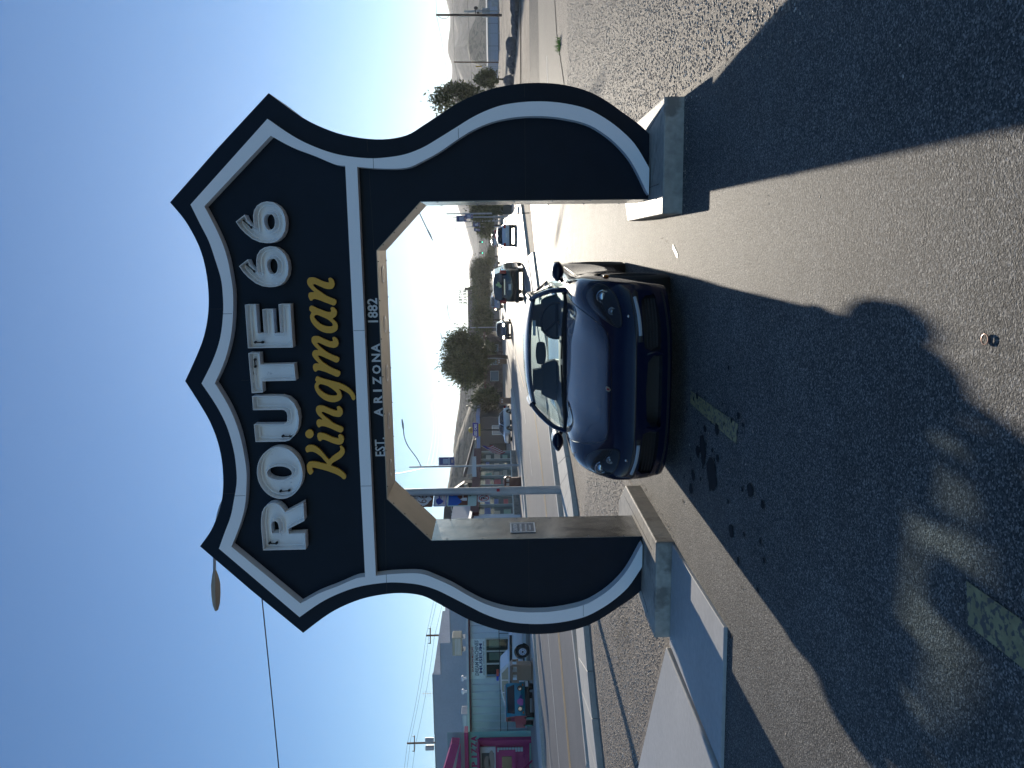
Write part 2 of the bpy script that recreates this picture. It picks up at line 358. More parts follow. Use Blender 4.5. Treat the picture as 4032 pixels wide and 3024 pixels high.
# loose gravel, thousands of stones as one mesh
def stones(name, pts, rmin, rmax, m, cols):
    ico = np.array([(0, 0, 1), (.894, 0, .447), (.276, .851, .447), (-.724, .526, .447), (-.724, -.526, .447), (.276, -.851, .447), (.724, .526, -.447), (-.276, .851, -.447), (-.894, 0, -.447), (-.276, -.851, -.447), (.724, -.526, -.447), (0, 0, -1)])
    F = np.array([(0, 1, 2), (0, 2, 3), (0, 3, 4), (0, 4, 5), (0, 5, 1), (1, 6, 2), (2, 7, 3), (3, 8, 4), (4, 9, 5), (5, 10, 1), (6, 7, 2), (7, 8, 3), (8, 9, 4), (9, 10, 5), (10, 6, 1)])
    n = len(pts); r_ = rng.uniform(rmin, rmax, n)**1.0
    V = ico[None]*(1+rng.uniform(-.25, .25, (n, 12, 1))); V = V*r_[:, None, None]*np.array([1, 1, .42])*rng.uniform(.7, 1.3, (n, 1, 3))
    a = rng.uniform(0, 2*PI, n); c, s_ = np.cos(a), np.sin(a); x = V[:, :, 0]*c[:, None]-V[:, :, 1]*s_[:, None]; y = V[:, :, 0]*s_[:, None]+V[:, :, 1]*c[:, None]
    V[:, :, 0] = x+pts[:, 0][:, None]; V[:, :, 1] = y+pts[:, 1][:, None]; V[:, :, 2] += pts[:, 2][:, None]+r_[:, None]*.25
    FF = (F[None]+(np.arange(n)*12)[:, None, None]).reshape(-1, 3)
    me = bpy.data.meshes.new(name); me.vertices.add(n*12); me.vertices.foreach_set('co', V.reshape(-1)); me.loops.add(FF.size); me.loops.foreach_set('vertex_index', FF.reshape(-1).astype(np.int32))
    me.polygons.add(len(FF)); me.polygons.foreach_set('loop_start', np.arange(0, FF.size, 3, dtype=np.int32)); me.update()
    ca = me.color_attributes.new('Col', 'FLOAT_COLOR', 'POINT'); pal = np.array(cols); idx = rng.integers(0, len(pal), n); cc = pal[idx]*rng.uniform(.75, 1.25, (n, 1))
    ca.data.foreach_set('color', np.repeat(np.concatenate([cc, np.ones((n, 1))], 1), 12, axis=0).reshape(-1)); me.materials.append(m)
    o = bpy.data.objects.new(name, me); COL.objects.link(o); o['kind'] = 'stuff'; return o
M_stone = mat('stone', (.2, .17, .14), .7, attr='Col')
cols = [(.44, .35, .27), (.36, .29, .22), (.24, .20, .17), (.52, .45, .37), (.40, .30, .22), (.32, .26, .21), (.62, .57, .50)]
def inside(poly, P):
    x, y = P[:, 0], P[:, 1]; c = np.zeros(len(P), bool); n = len(poly)
    for i in range(n):
        x1, y1 = poly[i]; x2, y2 = poly[(i+1) % n]; m_ = ((y1 > y) != (y2 > y)) & (x < (x2-x1)*(y-y1)/((y2-y1) if y2 != y1 else 1e-9)+x1); c ^= m_
    return c
def scatter(poly, n, dens=None):
    P = np.array(poly); q = np.stack([rng.uniform(P[:, 0].min(), P[:, 0].max(), n), rng.uniform(P[:, 1].min(), P[:, 1].max(), n)], 1)
    q = q[inside(poly, q)]
    if dens is not None: q = q[rng.uniform(0, 1, len(q)) < dens(q)]
    return np.concatenate([q, np.full((len(q), 1), .004)], 1)
near = lambda q: np.clip(6.5/np.maximum(q[:, 1], 1), 0, 1)**1.5
g1 = scatter([(1.22, 3.0), (2.6, 3.0), (6.6, 17), (3.4, 17), (1.3, 13)], 120000, near); stones('loose_gravel', g1, .004, .012, M_stone, cols)
g2 = scatter([(-2.9, 8.7), (-3.0, 12.4), (-4.8, 13.6), (-7, 11.5), (-8.5, 8.8), (-5.7, 7.9), (-3.6, 6.7), (-3.6, 8.3)], 60000, near); stones('loose_gravel', g2, .004, .012, M_stone, cols)
q = np.concatenate([scatter([(.3, 6.36), (1.2, 6.38), (1.2, 6.47), (.3, 6.46)], 60), scatter([(-3.5, 6.38), (-2.6, 6.38), (-2.55, 6.44), (-3.5, 6.44)], 90), scatter([(-2.58, 6.5), (-2.50, 6.5), (-2.50, 8.2), (-2.58, 8.2)], 160), scatter([(1.0, 3), (1.25, 3), (1.3, 12), (1.05, 12)], 900), scatter([(-3, 3), (1.1, 3), (1.1, 12), (-3, 12)], 260)]); q[:, 2] = .008
stones('loose_gravel', q, .003, .009, M_stone, cols)
SCRIPT=[
('K',[[(-2.072,3.342),(-2.048,3.358),(-1.998,3.364),(-1.973,3.359),(-1.952,3.341),(-1.947,3.316),(-1.952,3.269),(-1.965,3.218),(-1.975,3.182),(-1.972,3.177),(-1.962,3.178),(-1.932,3.202),(-1.899,3.228),(-1.872,3.261),(-1.855,3.291),(-1.851,3.318),(-1.854,3.338),(-1.859,3.351),(-1.849,3.362),(-1.828,3.367),(-1.806,3.361),(-1.791,3.341),(-1.787,3.314),(-1.794,3.284),(-1.812,3.254),(-1.841,3.225),(-1.878,3.196),(-1.913,3.171),(-1.929,3.156),(-1.929,3.147),(-1.906,3.126),(-1.88,3.09),(-1.858,3.058),(-1.84,3.044),(-1.826,3.04),(-1.808,3.045),(-1.801,3.04),(-1.802,3.028),(-1.82,3.012),(-1.845,3.003),(-1.869,3.005),(-1.894,3.019),(-1.918,3.044),(-1.941,3.08),(-1.96,3.115),(-1.976,3.131),(-1.986,3.135),(-1.993,3.13),(-2.008,3.097),(-2.03,3.057),(-2.06,3.024),(-2.083,3.006),(-2.101,3.002),(-2.121,3.01),(-2.125,3.022),(-2.12,3.034),(-2.1,3.053),(-2.078,3.087),(-2.056,3.137),(-2.037,3.188),(-2.022,3.238),(-2.008,3.289),(-2.007,3.313),(-2.011,3.318),(-2.026,3.314),(-2.042,3.307),(-2.054,3.31),(-2.067,3.321),(-2.074,3.334)]]),
('i',[[(-1.751,3.227),(-1.743,3.24),(-1.72,3.247),(-1.703,3.25),(-1.678,3.243),(-1.672,3.229),(-1.674,3.205),(-1.683,3.175),(-1.703,3.135),(-1.718,3.102),(-1.726,3.075),(-1.727,3.057),(-1.723,3.051),(-1.703,3.054),(-1.693,3.048),(-1.689,3.036),(-1.696,3.021),(-1.714,3.008),(-1.735,3.004),(-1.76,3.009),(-1.779,3.022),(-1.787,3.041),(-1.786,3.068),(-1.774,3.105),(-1.756,3.145),(-1.743,3.175),(-1.737,3.195),(-1.739,3.209),(-1.748,3.218)]]),
('i_dot',[[(-1.682,3.283),(-1.698,3.287),(-1.711,3.296),(-1.72,3.309),(-1.723,3.324),(-1.719,3.338),(-1.71,3.35),(-1.697,3.358),(-1.681,3.36),(-1.665,3.356),(-1.652,3.347),(-1.643,3.334),(-1.64,3.319),(-1.643,3.305),(-1.653,3.293),(-1.666,3.285)]]),
('n',[[(-1.621,3.226),(-1.614,3.238),(-1.595,3.247),(-1.574,3.25),(-1.555,3.245),(-1.544,3.229),(-1.545,3.208),(-1.547,3.197),(-1.542,3.195),(-1.527,3.207),(-1.504,3.23),(-1.475,3.245),(-1.45,3.248),(-1.426,3.241),(-1.414,3.223),(-1.412,3.201),(-1.417,3.174),(-1.433,3.141),(-1.449,3.105),(-1.461,3.075),(-1.464,3.058),(-1.46,3.051),(-1.448,3.051),(-1.433,3.054),(-1.424,3.048),(-1.422,3.036),(-1.43,3.021),(-1.447,3.008),(-1.468,3.002),(-1.493,3.005),(-1.513,3.017),(-1.523,3.034),(-1.521,3.061),(-1.514,3.091),(-1.497,3.128),(-1.481,3.161),(-1.474,3.181),(-1.474,3.193),(-1.481,3.197),(-1.493,3.192),(-1.519,3.166),(-1.546,3.134),(-1.58,3.095),(-1.598,3.062),(-1.614,3.025),(-1.625,3.009),(-1.639,3.005),(-1.66,3.011),(-1.672,3.025),(-1.671,3.038),(-1.656,3.072),(-1.636,3.111),(-1.619,3.151),(-1.61,3.181),(-1.608,3.205),(-1.612,3.216)]]),
('g',[[(-1.138,3.216),(-1.148,3.197),(-1.163,3.157),(-1.177,3.107),(-1.192,3.058),(-1.205,3.015),(-1.224,2.975),(-1.248,2.939),(-1.276,2.91),(-1.304,2.891),(-1.328,2.881),(-1.349,2.88),(-1.364,2.887),(-1.367,2.898),(-1.359,2.909),(-1.338,2.917),(-1.312,2.932),(-1.292,2.955),(-1.275,2.984),(-1.262,3.011),(-1.259,3.022),(-1.264,3.024),(-1.285,3.012),(-1.309,3.005),(-1.33,3.003),(-1.35,3.01),(-1.367,3.026),(-1.379,3.054),(-1.383,3.085),(-1.378,3.118),(-1.362,3.158),(-1.339,3.19),(-1.309,3.219),(-1.274,3.239),(-1.24,3.248),(-1.222,3.247),(-1.204,3.24),(-1.192,3.229),(-1.185,3.231),(-1.173,3.238),(-1.156,3.234),(-1.141,3.225)],[(-1.211,3.195),(-1.212,3.18),(-1.221,3.15),(-1.236,3.117),(-1.259,3.085),(-1.282,3.059),(-1.301,3.045),(-1.315,3.047),(-1.321,3.061),(-1.321,3.088),(-1.316,3.122),(-1.299,3.158),(-1.278,3.187),(-1.257,3.206),(-1.24,3.213),(-1.228,3.213),(-1.216,3.205)]]),
('m',[[(-1.095,3.231),(-1.088,3.242),(-1.068,3.251),(-1.05,3.253),(-1.03,3.247),(-1.019,3.233),(-1.018,3.216),(-1.02,3.2),(-1.016,3.197),(-1.004,3.209),(-0.979,3.231),(-0.952,3.248),(-0.932,3.253),(-0.91,3.247),(-0.897,3.233),(-0.894,3.216),(-0.896,3.199),(-0.892,3.196),(-0.882,3.205),(-0.854,3.23),(-0.827,3.247),(-0.803,3.252),(-0.78,3.247),(-0.767,3.232),(-0.765,3.209),(-0.769,3.182),(-0.785,3.153),(-0.8,3.121),(-0.814,3.088),(-0.817,3.068),(-0.815,3.059),(-0.805,3.058),(-0.786,3.061),(-0.778,3.054),(-0.776,3.043),(-0.785,3.028),(-0.804,3.014),(-0.827,3.008),(-0.849,3.011),(-0.867,3.024),(-0.875,3.044),(-0.874,3.068),(-0.866,3.101),(-0.851,3.137),(-0.835,3.169),(-0.827,3.189),(-0.828,3.199),(-0.834,3.201),(-0.851,3.19),(-0.882,3.158),(-0.908,3.126),(-0.932,3.088),(-0.948,3.052),(-0.961,3.022),(-0.971,3.009),(-0.984,3.008),(-1.003,3.016),(-1.012,3.032),(-1.01,3.045),(-0.994,3.077),(-0.976,3.117),(-0.957,3.156),(-0.946,3.182),(-0.945,3.197),(-0.951,3.201),(-0.972,3.19),(-1.008,3.159),(-1.032,3.126),(-1.058,3.088),(-1.076,3.048),(-1.092,3.016),(-1.105,3.006),(-1.126,3.009),(-1.141,3.021),(-1.145,3.033),(-1.14,3.052),(-1.121,3.091),(-1.1,3.137),(-1.089,3.17),(-1.082,3.196),(-1.083,3.213),(-1.091,3.222)]]),
('a',[[(-0.488,3.236),(-0.493,3.22),(-0.51,3.188),(-0.525,3.152),(-0.541,3.113),(-0.548,3.084),(-0.547,3.067),(-0.541,3.06),(-0.528,3.061),(-0.515,3.063),(-0.505,3.055),(-0.504,3.042),(-0.515,3.026),(-0.532,3.013),(-0.552,3.008),(-0.572,3.012),(-0.59,3.023),(-0.601,3.04),(-0.609,3.049),(-0.616,3.044),(-0.635,3.025),(-0.655,3.011),(-0.682,3.007),(-0.709,3.014),(-0.728,3.034),(-0.739,3.061),(-0.74,3.087),(-0.736,3.124),(-0.72,3.163),(-0.694,3.198),(-0.659,3.229),(-0.625,3.247),(-0.595,3.253),(-0.572,3.249),(-0.552,3.238),(-0.544,3.242),(-0.53,3.254),(-0.514,3.255),(-0.497,3.249)],[(-0.573,3.198),(-0.574,3.181),(-0.585,3.155),(-0.599,3.123),(-0.617,3.091),(-0.639,3.065),(-0.658,3.051),(-0.671,3.052),(-0.679,3.064),(-0.679,3.087),(-0.674,3.12),(-0.66,3.153),(-0.636,3.185),(-0.611,3.207),(-0.594,3.216),(-0.581,3.213)]]),
('n',[[(-0.444,3.233),(-0.438,3.245),(-0.416,3.254),(-0.4,3.257),(-0.378,3.252),(-0.369,3.239),(-0.368,3.219),(-0.368,3.204),(-0.363,3.204),(-0.349,3.218),(-0.324,3.24),(-0.299,3.256),(-0.276,3.261),(-0.252,3.255),(-0.237,3.24),(-0.234,3.218),(-0.237,3.192),(-0.251,3.16),(-0.267,3.128),(-0.277,3.099),(-0.282,3.076),(-0.28,3.066),(-0.271,3.065),(-0.251,3.069),(-0.242,3.062),(-0.24,3.051),(-0.248,3.036),(-0.265,3.023),(-0.286,3.016),(-0.307,3.018),(-0.329,3.029),(-0.34,3.046),(-0.342,3.069),(-0.336,3.102),(-0.322,3.134),(-0.305,3.17),(-0.295,3.192),(-0.295,3.203),(-0.302,3.208),(-0.318,3.2),(-0.343,3.175),(-0.368,3.14),(-0.398,3.099),(-0.417,3.06),(-0.431,3.028),(-0.441,3.012),(-0.456,3.009),(-0.476,3.014),(-0.488,3.028),(-0.488,3.041),(-0.476,3.07),(-0.461,3.109),(-0.444,3.148),(-0.433,3.18),(-0.428,3.203),(-0.431,3.216),(-0.44,3.225)]])]
BLOCK=[
('R',[[(-2.799,3.813),(-2.669,3.815),(-2.57,3.817),(-2.486,3.811),(-2.417,3.798),(-2.374,3.774),(-2.344,3.738),(-2.335,3.703),(-2.336,3.668),(-2.351,3.635),(-2.377,3.609),(-2.406,3.59),(-2.426,3.582),(-2.335,3.406),(-2.513,3.406),(-2.59,3.561),(-2.639,3.561),(-2.637,3.406),(-2.798,3.41)],[(-2.637,3.723),(-2.572,3.725),(-2.532,3.721),(-2.514,3.708),(-2.507,3.69),(-2.509,3.673),(-2.522,3.658),(-2.544,3.649),(-2.581,3.646),(-2.637,3.646)]]),
('O',[[(-1.791,3.607),(-1.796,3.648),(-1.81,3.688),(-1.833,3.725),(-1.865,3.757),(-1.903,3.783),(-1.946,3.803),(-1.993,3.815),(-2.042,3.819),(-2.091,3.815),(-2.138,3.803),(-2.181,3.783),(-2.219,3.757),(-2.25,3.725),(-2.273,3.688),(-2.288,3.648),(-2.292,3.607),(-2.288,3.566),(-2.273,3.526),(-2.25,3.49),(-2.219,3.458),(-2.181,3.431),(-2.138,3.412),(-2.091,3.4),(-2.042,3.396),(-1.993,3.4),(-1.946,3.412),(-1.903,3.431),(-1.865,3.458),(-1.833,3.49),(-1.81,3.526),(-1.796,3.566)],[(-1.972,3.61),(-1.974,3.641),(-1.981,3.67),(-1.992,3.695),(-2.007,3.714),(-2.024,3.726),(-2.042,3.73),(-2.06,3.726),(-2.077,3.714),(-2.091,3.695),(-2.102,3.67),(-2.109,3.641),(-2.112,3.61),(-2.109,3.579),(-2.102,3.551),(-2.091,3.526),(-2.077,3.507),(-2.06,3.495),(-2.042,3.491),(-2.024,3.495),(-2.007,3.507),(-1.992,3.526),(-1.981,3.551),(-1.974,3.579)]]),
('U',[[(-1.308,3.813),(-1.307,3.643),(-1.31,3.543),(-1.329,3.485),(-1.378,3.435),(-1.451,3.404),(-1.53,3.398),(-1.616,3.411),(-1.683,3.448),(-1.728,3.498),(-1.738,3.54),(-1.738,3.811),(-1.573,3.815),(-1.575,3.56),(-1.572,3.53),(-1.547,3.508),(-1.498,3.502),(-1.462,3.508),(-1.442,3.528),(-1.438,3.551),(-1.436,3.813)]]),
('T',[[(-0.908,3.819),(-0.907,3.719),(-1.015,3.717),(-1.012,3.411),(-1.166,3.406),(-1.169,3.712),(-1.273,3.714),(-1.277,3.813)]]),
('E',[[(-0.862,3.818),(-0.469,3.818),(-0.469,3.721),(-0.73,3.721),(-0.73,3.665),(-0.513,3.665),(-0.513,3.57),(-0.73,3.57),(-0.73,3.517),(-0.469,3.517),(-0.469,3.413),(-0.862,3.413)]]),
('6',[[(-0.126,3.845),(-0.067,3.764),(-0.113,3.746),(-0.147,3.719),(-0.178,3.684),(-0.128,3.691),(-0.076,3.689),(-0.028,3.677),(0.01,3.65),(0.035,3.61),(0.045,3.561),(0.038,3.508),(0.005,3.462),(-0.036,3.43),(-0.088,3.412),(-0.15,3.408),(-0.208,3.419),(-0.26,3.449),(-0.296,3.491),(-0.313,3.541),(-0.315,3.59),(-0.306,3.648),(-0.279,3.709),(-0.233,3.764),(-0.184,3.809)],[(-0.067,3.578),(-0.059,3.553),(-0.063,3.524),(-0.09,3.504),(-0.125,3.498),(-0.164,3.504),(-0.195,3.523),(-0.204,3.563),(-0.187,3.583),(-0.153,3.598),(-0.115,3.6),(-0.086,3.594)]]),
('6',[[(0.262,3.845),(0.321,3.764),(0.275,3.746),(0.241,3.719),(0.21,3.684),(0.26,3.691),(0.312,3.689),(0.36,3.677),(0.398,3.65),(0.423,3.61),(0.433,3.561),(0.426,3.508),(0.393,3.462),(0.352,3.43),(0.3,3.412),(0.238,3.408),(0.18,3.419),(0.128,3.449),(0.092,3.491),(0.075,3.541),(0.073,3.59),(0.082,3.648),(0.109,3.709),(0.155,3.764),(0.204,3.809)],[(0.321,3.578),(0.329,3.553),(0.325,3.524),(0.298,3.504),(0.263,3.498),(0.224,3.504),(0.193,3.523),(0.184,3.563),(0.201,3.583),(0.235,3.598),(0.273,3.6),(0.302,3.594)]])]
# ---------------------------------------------------------------- the shield-shaped archway
YF = 7.10; YB = 7.68; KB = 1.0725; KW = 1.0574
def bodyp(x, z): return (KB*(-1.098+x), 1.55+(z-1.55)*KB)
def bandp(x, z): return (KW*(-1.12+x), 1.55+(z-1.55)*KW)
o_top = [(0, 4.266), (.22, 4.148), (.40, 4.068), (.60, 4.018), (.80, 4.003), (1.0, 4.018), (1.17, 4.06), (1.36, 4.15), (1.51, 4.262)]
o_edge = [(1.51, 4.262), (1.94, 3.835), (2.37, 3.387)]
o_side = [(2.37, 3.387), (2.18, 3.13), (2.07, 2.9), (2.018, 2.7), (1.998, 2.48), (2.028, 2.28), (2.105, 2.138), (2.19, 2.0), (2.275, 1.856), (2.338, 1.717), (2.39, 1.56), (2.42, 1.385), (2.431, 1.22), (2.42, 1.02), (2.375, .815), (2.3, .65), (2.2, .50), (2.095, .35), (2.02, .268)]
half = smooth_path(o_top, 4)[:-1]+o_edge[:2]+smooth_path(o_side, 4)
mir = lambda L: [(-x, z) for x, z in reversed(L)]
open_ = [(1.495, .268), (1.495, 2.180), (1.095, 2.565), (-1.095, 2.565), (-1.495, 2.180), (-1.495, .268)]
outline = [bodyp(*p) for p in half+open_+mir(half)[:-1]]
arch = thing('shield_archway', 'towering navy highway-shield archway lettered ROUTE 66 Kingman, standing over the blue sports car', 'archway', (-1.178, 7.39, .17))
mb = MB(); mb.prism([outline], XZ(0), YF, YB); mb.build('shield_body', M_navy, arch, world=True, bevel=.004)
# raised white band with the crossbar
b_top = [(0, 4.125), (.2, 4.012), (.39, 3.935), (.6, 3.893), (.76, 3.883), (.9, 3.889), (1.06, 3.925), (1.21, 3.965), (1.35, 4.025), (1.512, 4.093)]
b_side = [(2.19, 3.41), (2.055, 3.215), (1.965, 3.035), (1.90, 2.835), (1.87, 2.6), (1.878, 2.423), (1.902, 2.283), (1.953, 2.143), (2.03, 2.003), (2.11, 1.865), (2.19, 1.725), (2.25, 1.585), (2.288, 1.444), (2.307, 1.234), (2.297, 1.024), (2.255, .815), (2.19, .672), (2.095, .53), (1.965, .39), (1.79, .276), (1.76, .262)]
i_top = [(0, 4.010), (.21, 3.905), (.45, 3.832), (.74, 3.797), (.93, 3.805), (1.12, 3.833), (1.30, 3.892), (1.497, 3.980)]
i_s1 = [(2.057, 3.392), (1.965, 3.225), (1.895, 3.045), (1.825, 2.88), (1.812, 2.793)]
i_s2 = [(1.802, 2.695), (1.786, 2.50), (1.79, 2.288), (1.845, 2.147), (1.918, 2.005), (2.01, 1.863), (2.09, 1.722), (2.148, 1.57), (2.182, 1.40), (2.192, 1.21), (2.178, 1.02), (2.13, .80), (2.05, .65), (1.945, .52), (1.80, .40), (1.57, .279)]
bh = smooth_path(b_top, 4)[:-1]+[(1.512, 4.093)]+smooth_path(b_side, 4)
outer = bh+[(1.55, .262)]+list(reversed(smooth_path(i_s2, 4)))
outer = outer+mir(outer)[:-1]
hole = smooth_path(i_top, 4)[:-1]+[(1.497, 3.980)]+smooth_path(i_s1, 4); hole = hole+mir(hole)[:-1]
mb = MB(); mb.prism([[bandp(*p) for p in outer], [bandp(*p) for p in hole]], XZ(0), 7.0, YF+.002); mb.build('white_band', M_white, arch, world=True, bevel=.003)
# fine joints between the band's panels, dark lines a millimetre proud
def joint(p, q):
    (x0, z0), (x1, z1) = bandp(*p), bandp(*q); mb = MB(); t = Vector((x1-x0, z1-z0)).normalized()*.0016; nx, nz = -t.y, t.x
    mb.prism([[(x0-nx, z0-nz), (x1-nx, z1-nz), (x1+nx, z1+nz), (x0+nx, z0+nz)]], XZ(0), 6.999, 7.0005); mb.build('panel_joint', M_dark, arch, world=True)
joint((.60, 3.895), (.60, 3.815)); joint((-1.02, 3.915), (-1.02, 3.82)); joint((.44, 2.79), (.44, 2.696)); joint((-.95, 2.79), (-.95, 2.696))
joint((1.87, 2.56), (1.788, 2.56)); joint((-1.87, 2.60), (-1.79, 2.60)); joint((-2.24, .80), (-2.13, .80)); joint((2.10, 1.85), (2.02, 1.85))
# metal lining of the opening
xs0, zs0 = bodyp(1.495, .268); xl0, _ = bodyp(-1.495, 0); z1_ = bodyp(0, 2.18)[1]; x2_, z2_ = bodyp(1.095, 2.565); x3_, _ = bodyp(-1.095, 2.565)
def lining(p, q, m, y0=YF-.006, y1=YB+.004):
    (a, b), (c, d) = p, q; t = Vector((c-a, d-b)).normalized(); nx, nz = t.y*.006, -t.x*.006
    mb = MB(); mb.prism([[(a, b), (c, d), (c+nx, d+nz), (a+nx, b+nz)]], XZ(0), y0, y1); return mb.build('lining_panel', m, arch, world=True)
lining((xl0, .175), (xl0, z1_), M_lining); lining((xl0, z1_), (x3_, z2_), M_soffit); lining((x3_, z2_), (x2_, z2_), M_soffit); lining((x2_, z2_), (xs0, z1_), M_soffit); lining((xs0, z1_), (xs0, .175), M_lining)
for i in range(5):   # shallow round lights let into the soffit
    x = -1.178+(i-2)*.475; mb = MB(); mb.cyl((x, 7.40, z2_-.006), (x, 7.40, z2_-.011), .085, .080, 24)
    o = mb.build('soffit_light', M_white, arch, world=True, smooth=True); mb = MB(); mb.cyl((x, 7.40, z2_-.0112), (x, 7.40, z2_-.0122), .058, n=20); mb.build('lens', M_soffit, o, world=True)
scr = []
for i in range(6): z = .35+i*.345; scr += [(xl0+.007, YF+.015, z), (xl0+.007, YB-.02, z), (xs0-.007, YF+.015, z), (xs0-.007, YB-.02, z)]
for i in range(4):
    t = .12+i*.25; scr += [(xl0+(x3_-xl0)*t+.005, YF+.015, z1_+(z2_-z1_)*t-.006), (xl0+(x3_-xl0)*t+.005, YB-.02, z1_+(z2_-z1_)*t-.006), (xs0+(x2_-xs0)*t-.005, YF+.015, z1_+(z2_-z1_)*t-.006)]
for i in range(7): x = x3_+.12+i*.355; scr += [(x, YF+.012, z2_-.007), (x, YB-.015, z2_-.007)]
sm = MB().blob((0, 0, 0), .0075, .0075, .0075, 6, 4).mesh('screw'); sm.materials.append(M_screw)
for p in scr:
    o = bpy.data.objects.new('screw', sm); COL.objects.link(o); o.parent = arch; o.location = Vector(p)-arch.location
# panel seams in the navy face
def seam(a, b):
    (x0, z0), (x1, z1) = bodyp(*a), bodyp(*b); t = Vector((x1-x0, z1-z0)).normalized()*.0018; nx, nz = -t.y, t.x
    mb = MB(); mb.prism([[(x0-nx, z0-nz), (x1-nx, z1-nz), (x1+nx, z1+nz), (x0+nx, z0+nz)]], XZ(0), YF-.0012, YF+.001); mb.build('panel_seam', M_blk, arch, world=True)
for s_ in (-1, 1):
    seam((s_*1.10, 2.585), (s_*1.79, 2.60)); seam((s_*1.895, 2.60), (s_*1.995, 2.605)); seam((s_*1.50, 1.30), (s_*2.17, 1.30)); seam((s_*2.32, 1.30), (s_*2.42, 1.30))
seam((0, 3.78), (0, 3.72)); seam((.62, 3.885), (.62, 4.01)); seam((-1.02, 3.91), (-1.02, 4.015))
# caution plate on the left jamb
def JX(u, v, d): return (xl0+.008+d, u, v)
cp = MB(); cp.prism([[(7.24, 1.205), (7.51, 1.205), (7.51, 1.455), (7.24, 1.455)]], JX, 0, .004); cpl = cp.build('caution_plate', mat('plate_grey', (.10, .12, .16), .4), arch, world=True)
mb = MB()
for a, b, c, d in ((7.24, 7.51, 1.443, 1.455), (7.24, 7.51, 1.205, 1.217), (7.24, 7.252, 1.217, 1.443), (7.498, 7.51, 1.217, 1.443)): mb.box(xl0+.0125, xl0+.014, a, b, c, d)
mb.build('plate_border', M_white, cpl, world=True)
for s_, z, w, h in (('CAUTION', 1.405, .20, .042), ('NARROW OPENING', 1.350, .22, .022), ('NOT RESPONSIBLE', 1.298, .21, .018), ('FOR DAMAGE', 1.258, .14, .018)): mb = MB(); text_mb(mb, s_, 7.375, z, w, h, JX, .006, .0045, bold=.01); mb.build('plate_lettering', M_white, cpl, world=True)
# open-faced channel letters with glass tubes
def area(L): return sum(L[i][0]*L[(i+1) % len(L)][1]-L[(i+1) % len(L)][0]*L[i][1] for i in range(len(L)))/2
def inset(L, d):
    if area(L) < 0: L = list(reversed(L))
    n = len(L); out = []
    for i in range(n):
        a, b, c = Vector(L[i-1]), Vector(L[i]), Vector(L[(i+1) % n]); t1 = (b-a).normalized(); t2 = (c-b).normalized()
        n1 = Vector((-t1.y, t1.x)); n2 = Vector((-t2.y, t2.x)); h = (n1+n2); h = h.normalized() if h.length > .2 else n1
        k = min(1/max(h.dot(n1), .45), 2.2); p = b+h*d*k; out.append((p.x, p.y))
    return out
def channel_letter(ch, loops):
    ls = []
    for i, L in enumerate(loops):
        ls.append(smooth_loop(L, 2) if ch in 'O6' and (i == 1 or ch == 'O') else list(L))
    mb = MB(); mb.prism(ls, XZ(0), 7.075, 7.085); root = mb.build('letter_'+ch.lower(), M_letter, arch, world=True, label='channel letter '+ch)
    mb = MB()
    for L in ls:     # thin returns standing forward from the back plate
        I = inset(L, .0035)
        if area(L) < 0: L = list(reversed(L))
        mb.prism([L, I], XZ(0), 6.975, 7.085)
    mb.build('letter_return', M_letter, root, world=True)
    mb = MB()
    for i, L in enumerate(ls):
        P = inset(L, .026 if i == 0 else -.022); P = [(x, 7.035, z) for x, z in P]; P = P+[P[0]]
        P3 = []
        for a, b in zip(P[:-1], P[1:]): P3 += [tuple(a[k]*(1-t)+b[k]*t for k in range(3)) for t in (.12, .88)] if math.dist(a, b) > .04 else [a]
        P3.append(P3[0]); mb.tube(P3, .0052, 6, cap=False)
    mb.build('neon_tube', M_tube, root, world=True, smooth=True)
    xs_ = [p[0] for p in ls[0]]; zs_ = [p[1] for p in ls[0]]; x0 = min(xs_); z1 = max(zs_)
    if ch in 'RTE': e = [(x0+.045, z1-.05), (x0+.045, z1-.115)] if ch != 'T' else [(x0+.30, z1-.035), (x0+.235, z1-.035)]
    elif ch == 'U': e = [(x0+.035, z1-.24), (x0+.035, z1-.31)]
    elif ch == 'O': e = [(x0+.055, 3.63), (x0+.06, 3.55)]
    else: e = [(x0+.225, z1-.10), (x0+.165, z1-.17)]
    if ch == '6': e = [(x0+.20, z1-.055), (x0+.14, z1-.115)]
    mb = MB(); mb.tube([(e[0][0], 7.03, e[0][1]), (e[1][0], 7.03, e[1][1])], .006, 6)
    for p in e: mb.blob((p[0], 7.045, p[1]), .013, .03, .013, 8, 6)
    mb.build('electrode_boot', M_blk, root, world=True)
for ch, loops in BLOCK: channel_letter(ch, loops)
for ch, loops in SCRIPT:
    mb = MB(); mb.prism([smooth_loop(L, 3) for L in loops], XZ(0), 7.02, 7.045)
    o = mb.build('script_'+ch, M_gold, arch, world=True, label=('gold dot of the script i' if ch == 'i_dot' else 'gold script letter '+ch))
    mb = MB(); L = smooth_loop(loops[0], 1); cx = sum(p[0] for p in L)/len(L); cz = sum(p[1] for p in L)/len(L)
    for j in range(0, len(L), 12): p = L[j]; q = (p[0]*.9+cx*.1, p[1]*.9+cz*.1); mb = MB(); mb.cyl((q[0], 7.045, q[1]), (q[0], 7.1, q[1]), .004, n=6); mb.build('stand_off', M_dark, o, world=True)
M_flatw = mat('flat_white_letter', (.62, .64, .66), .5)
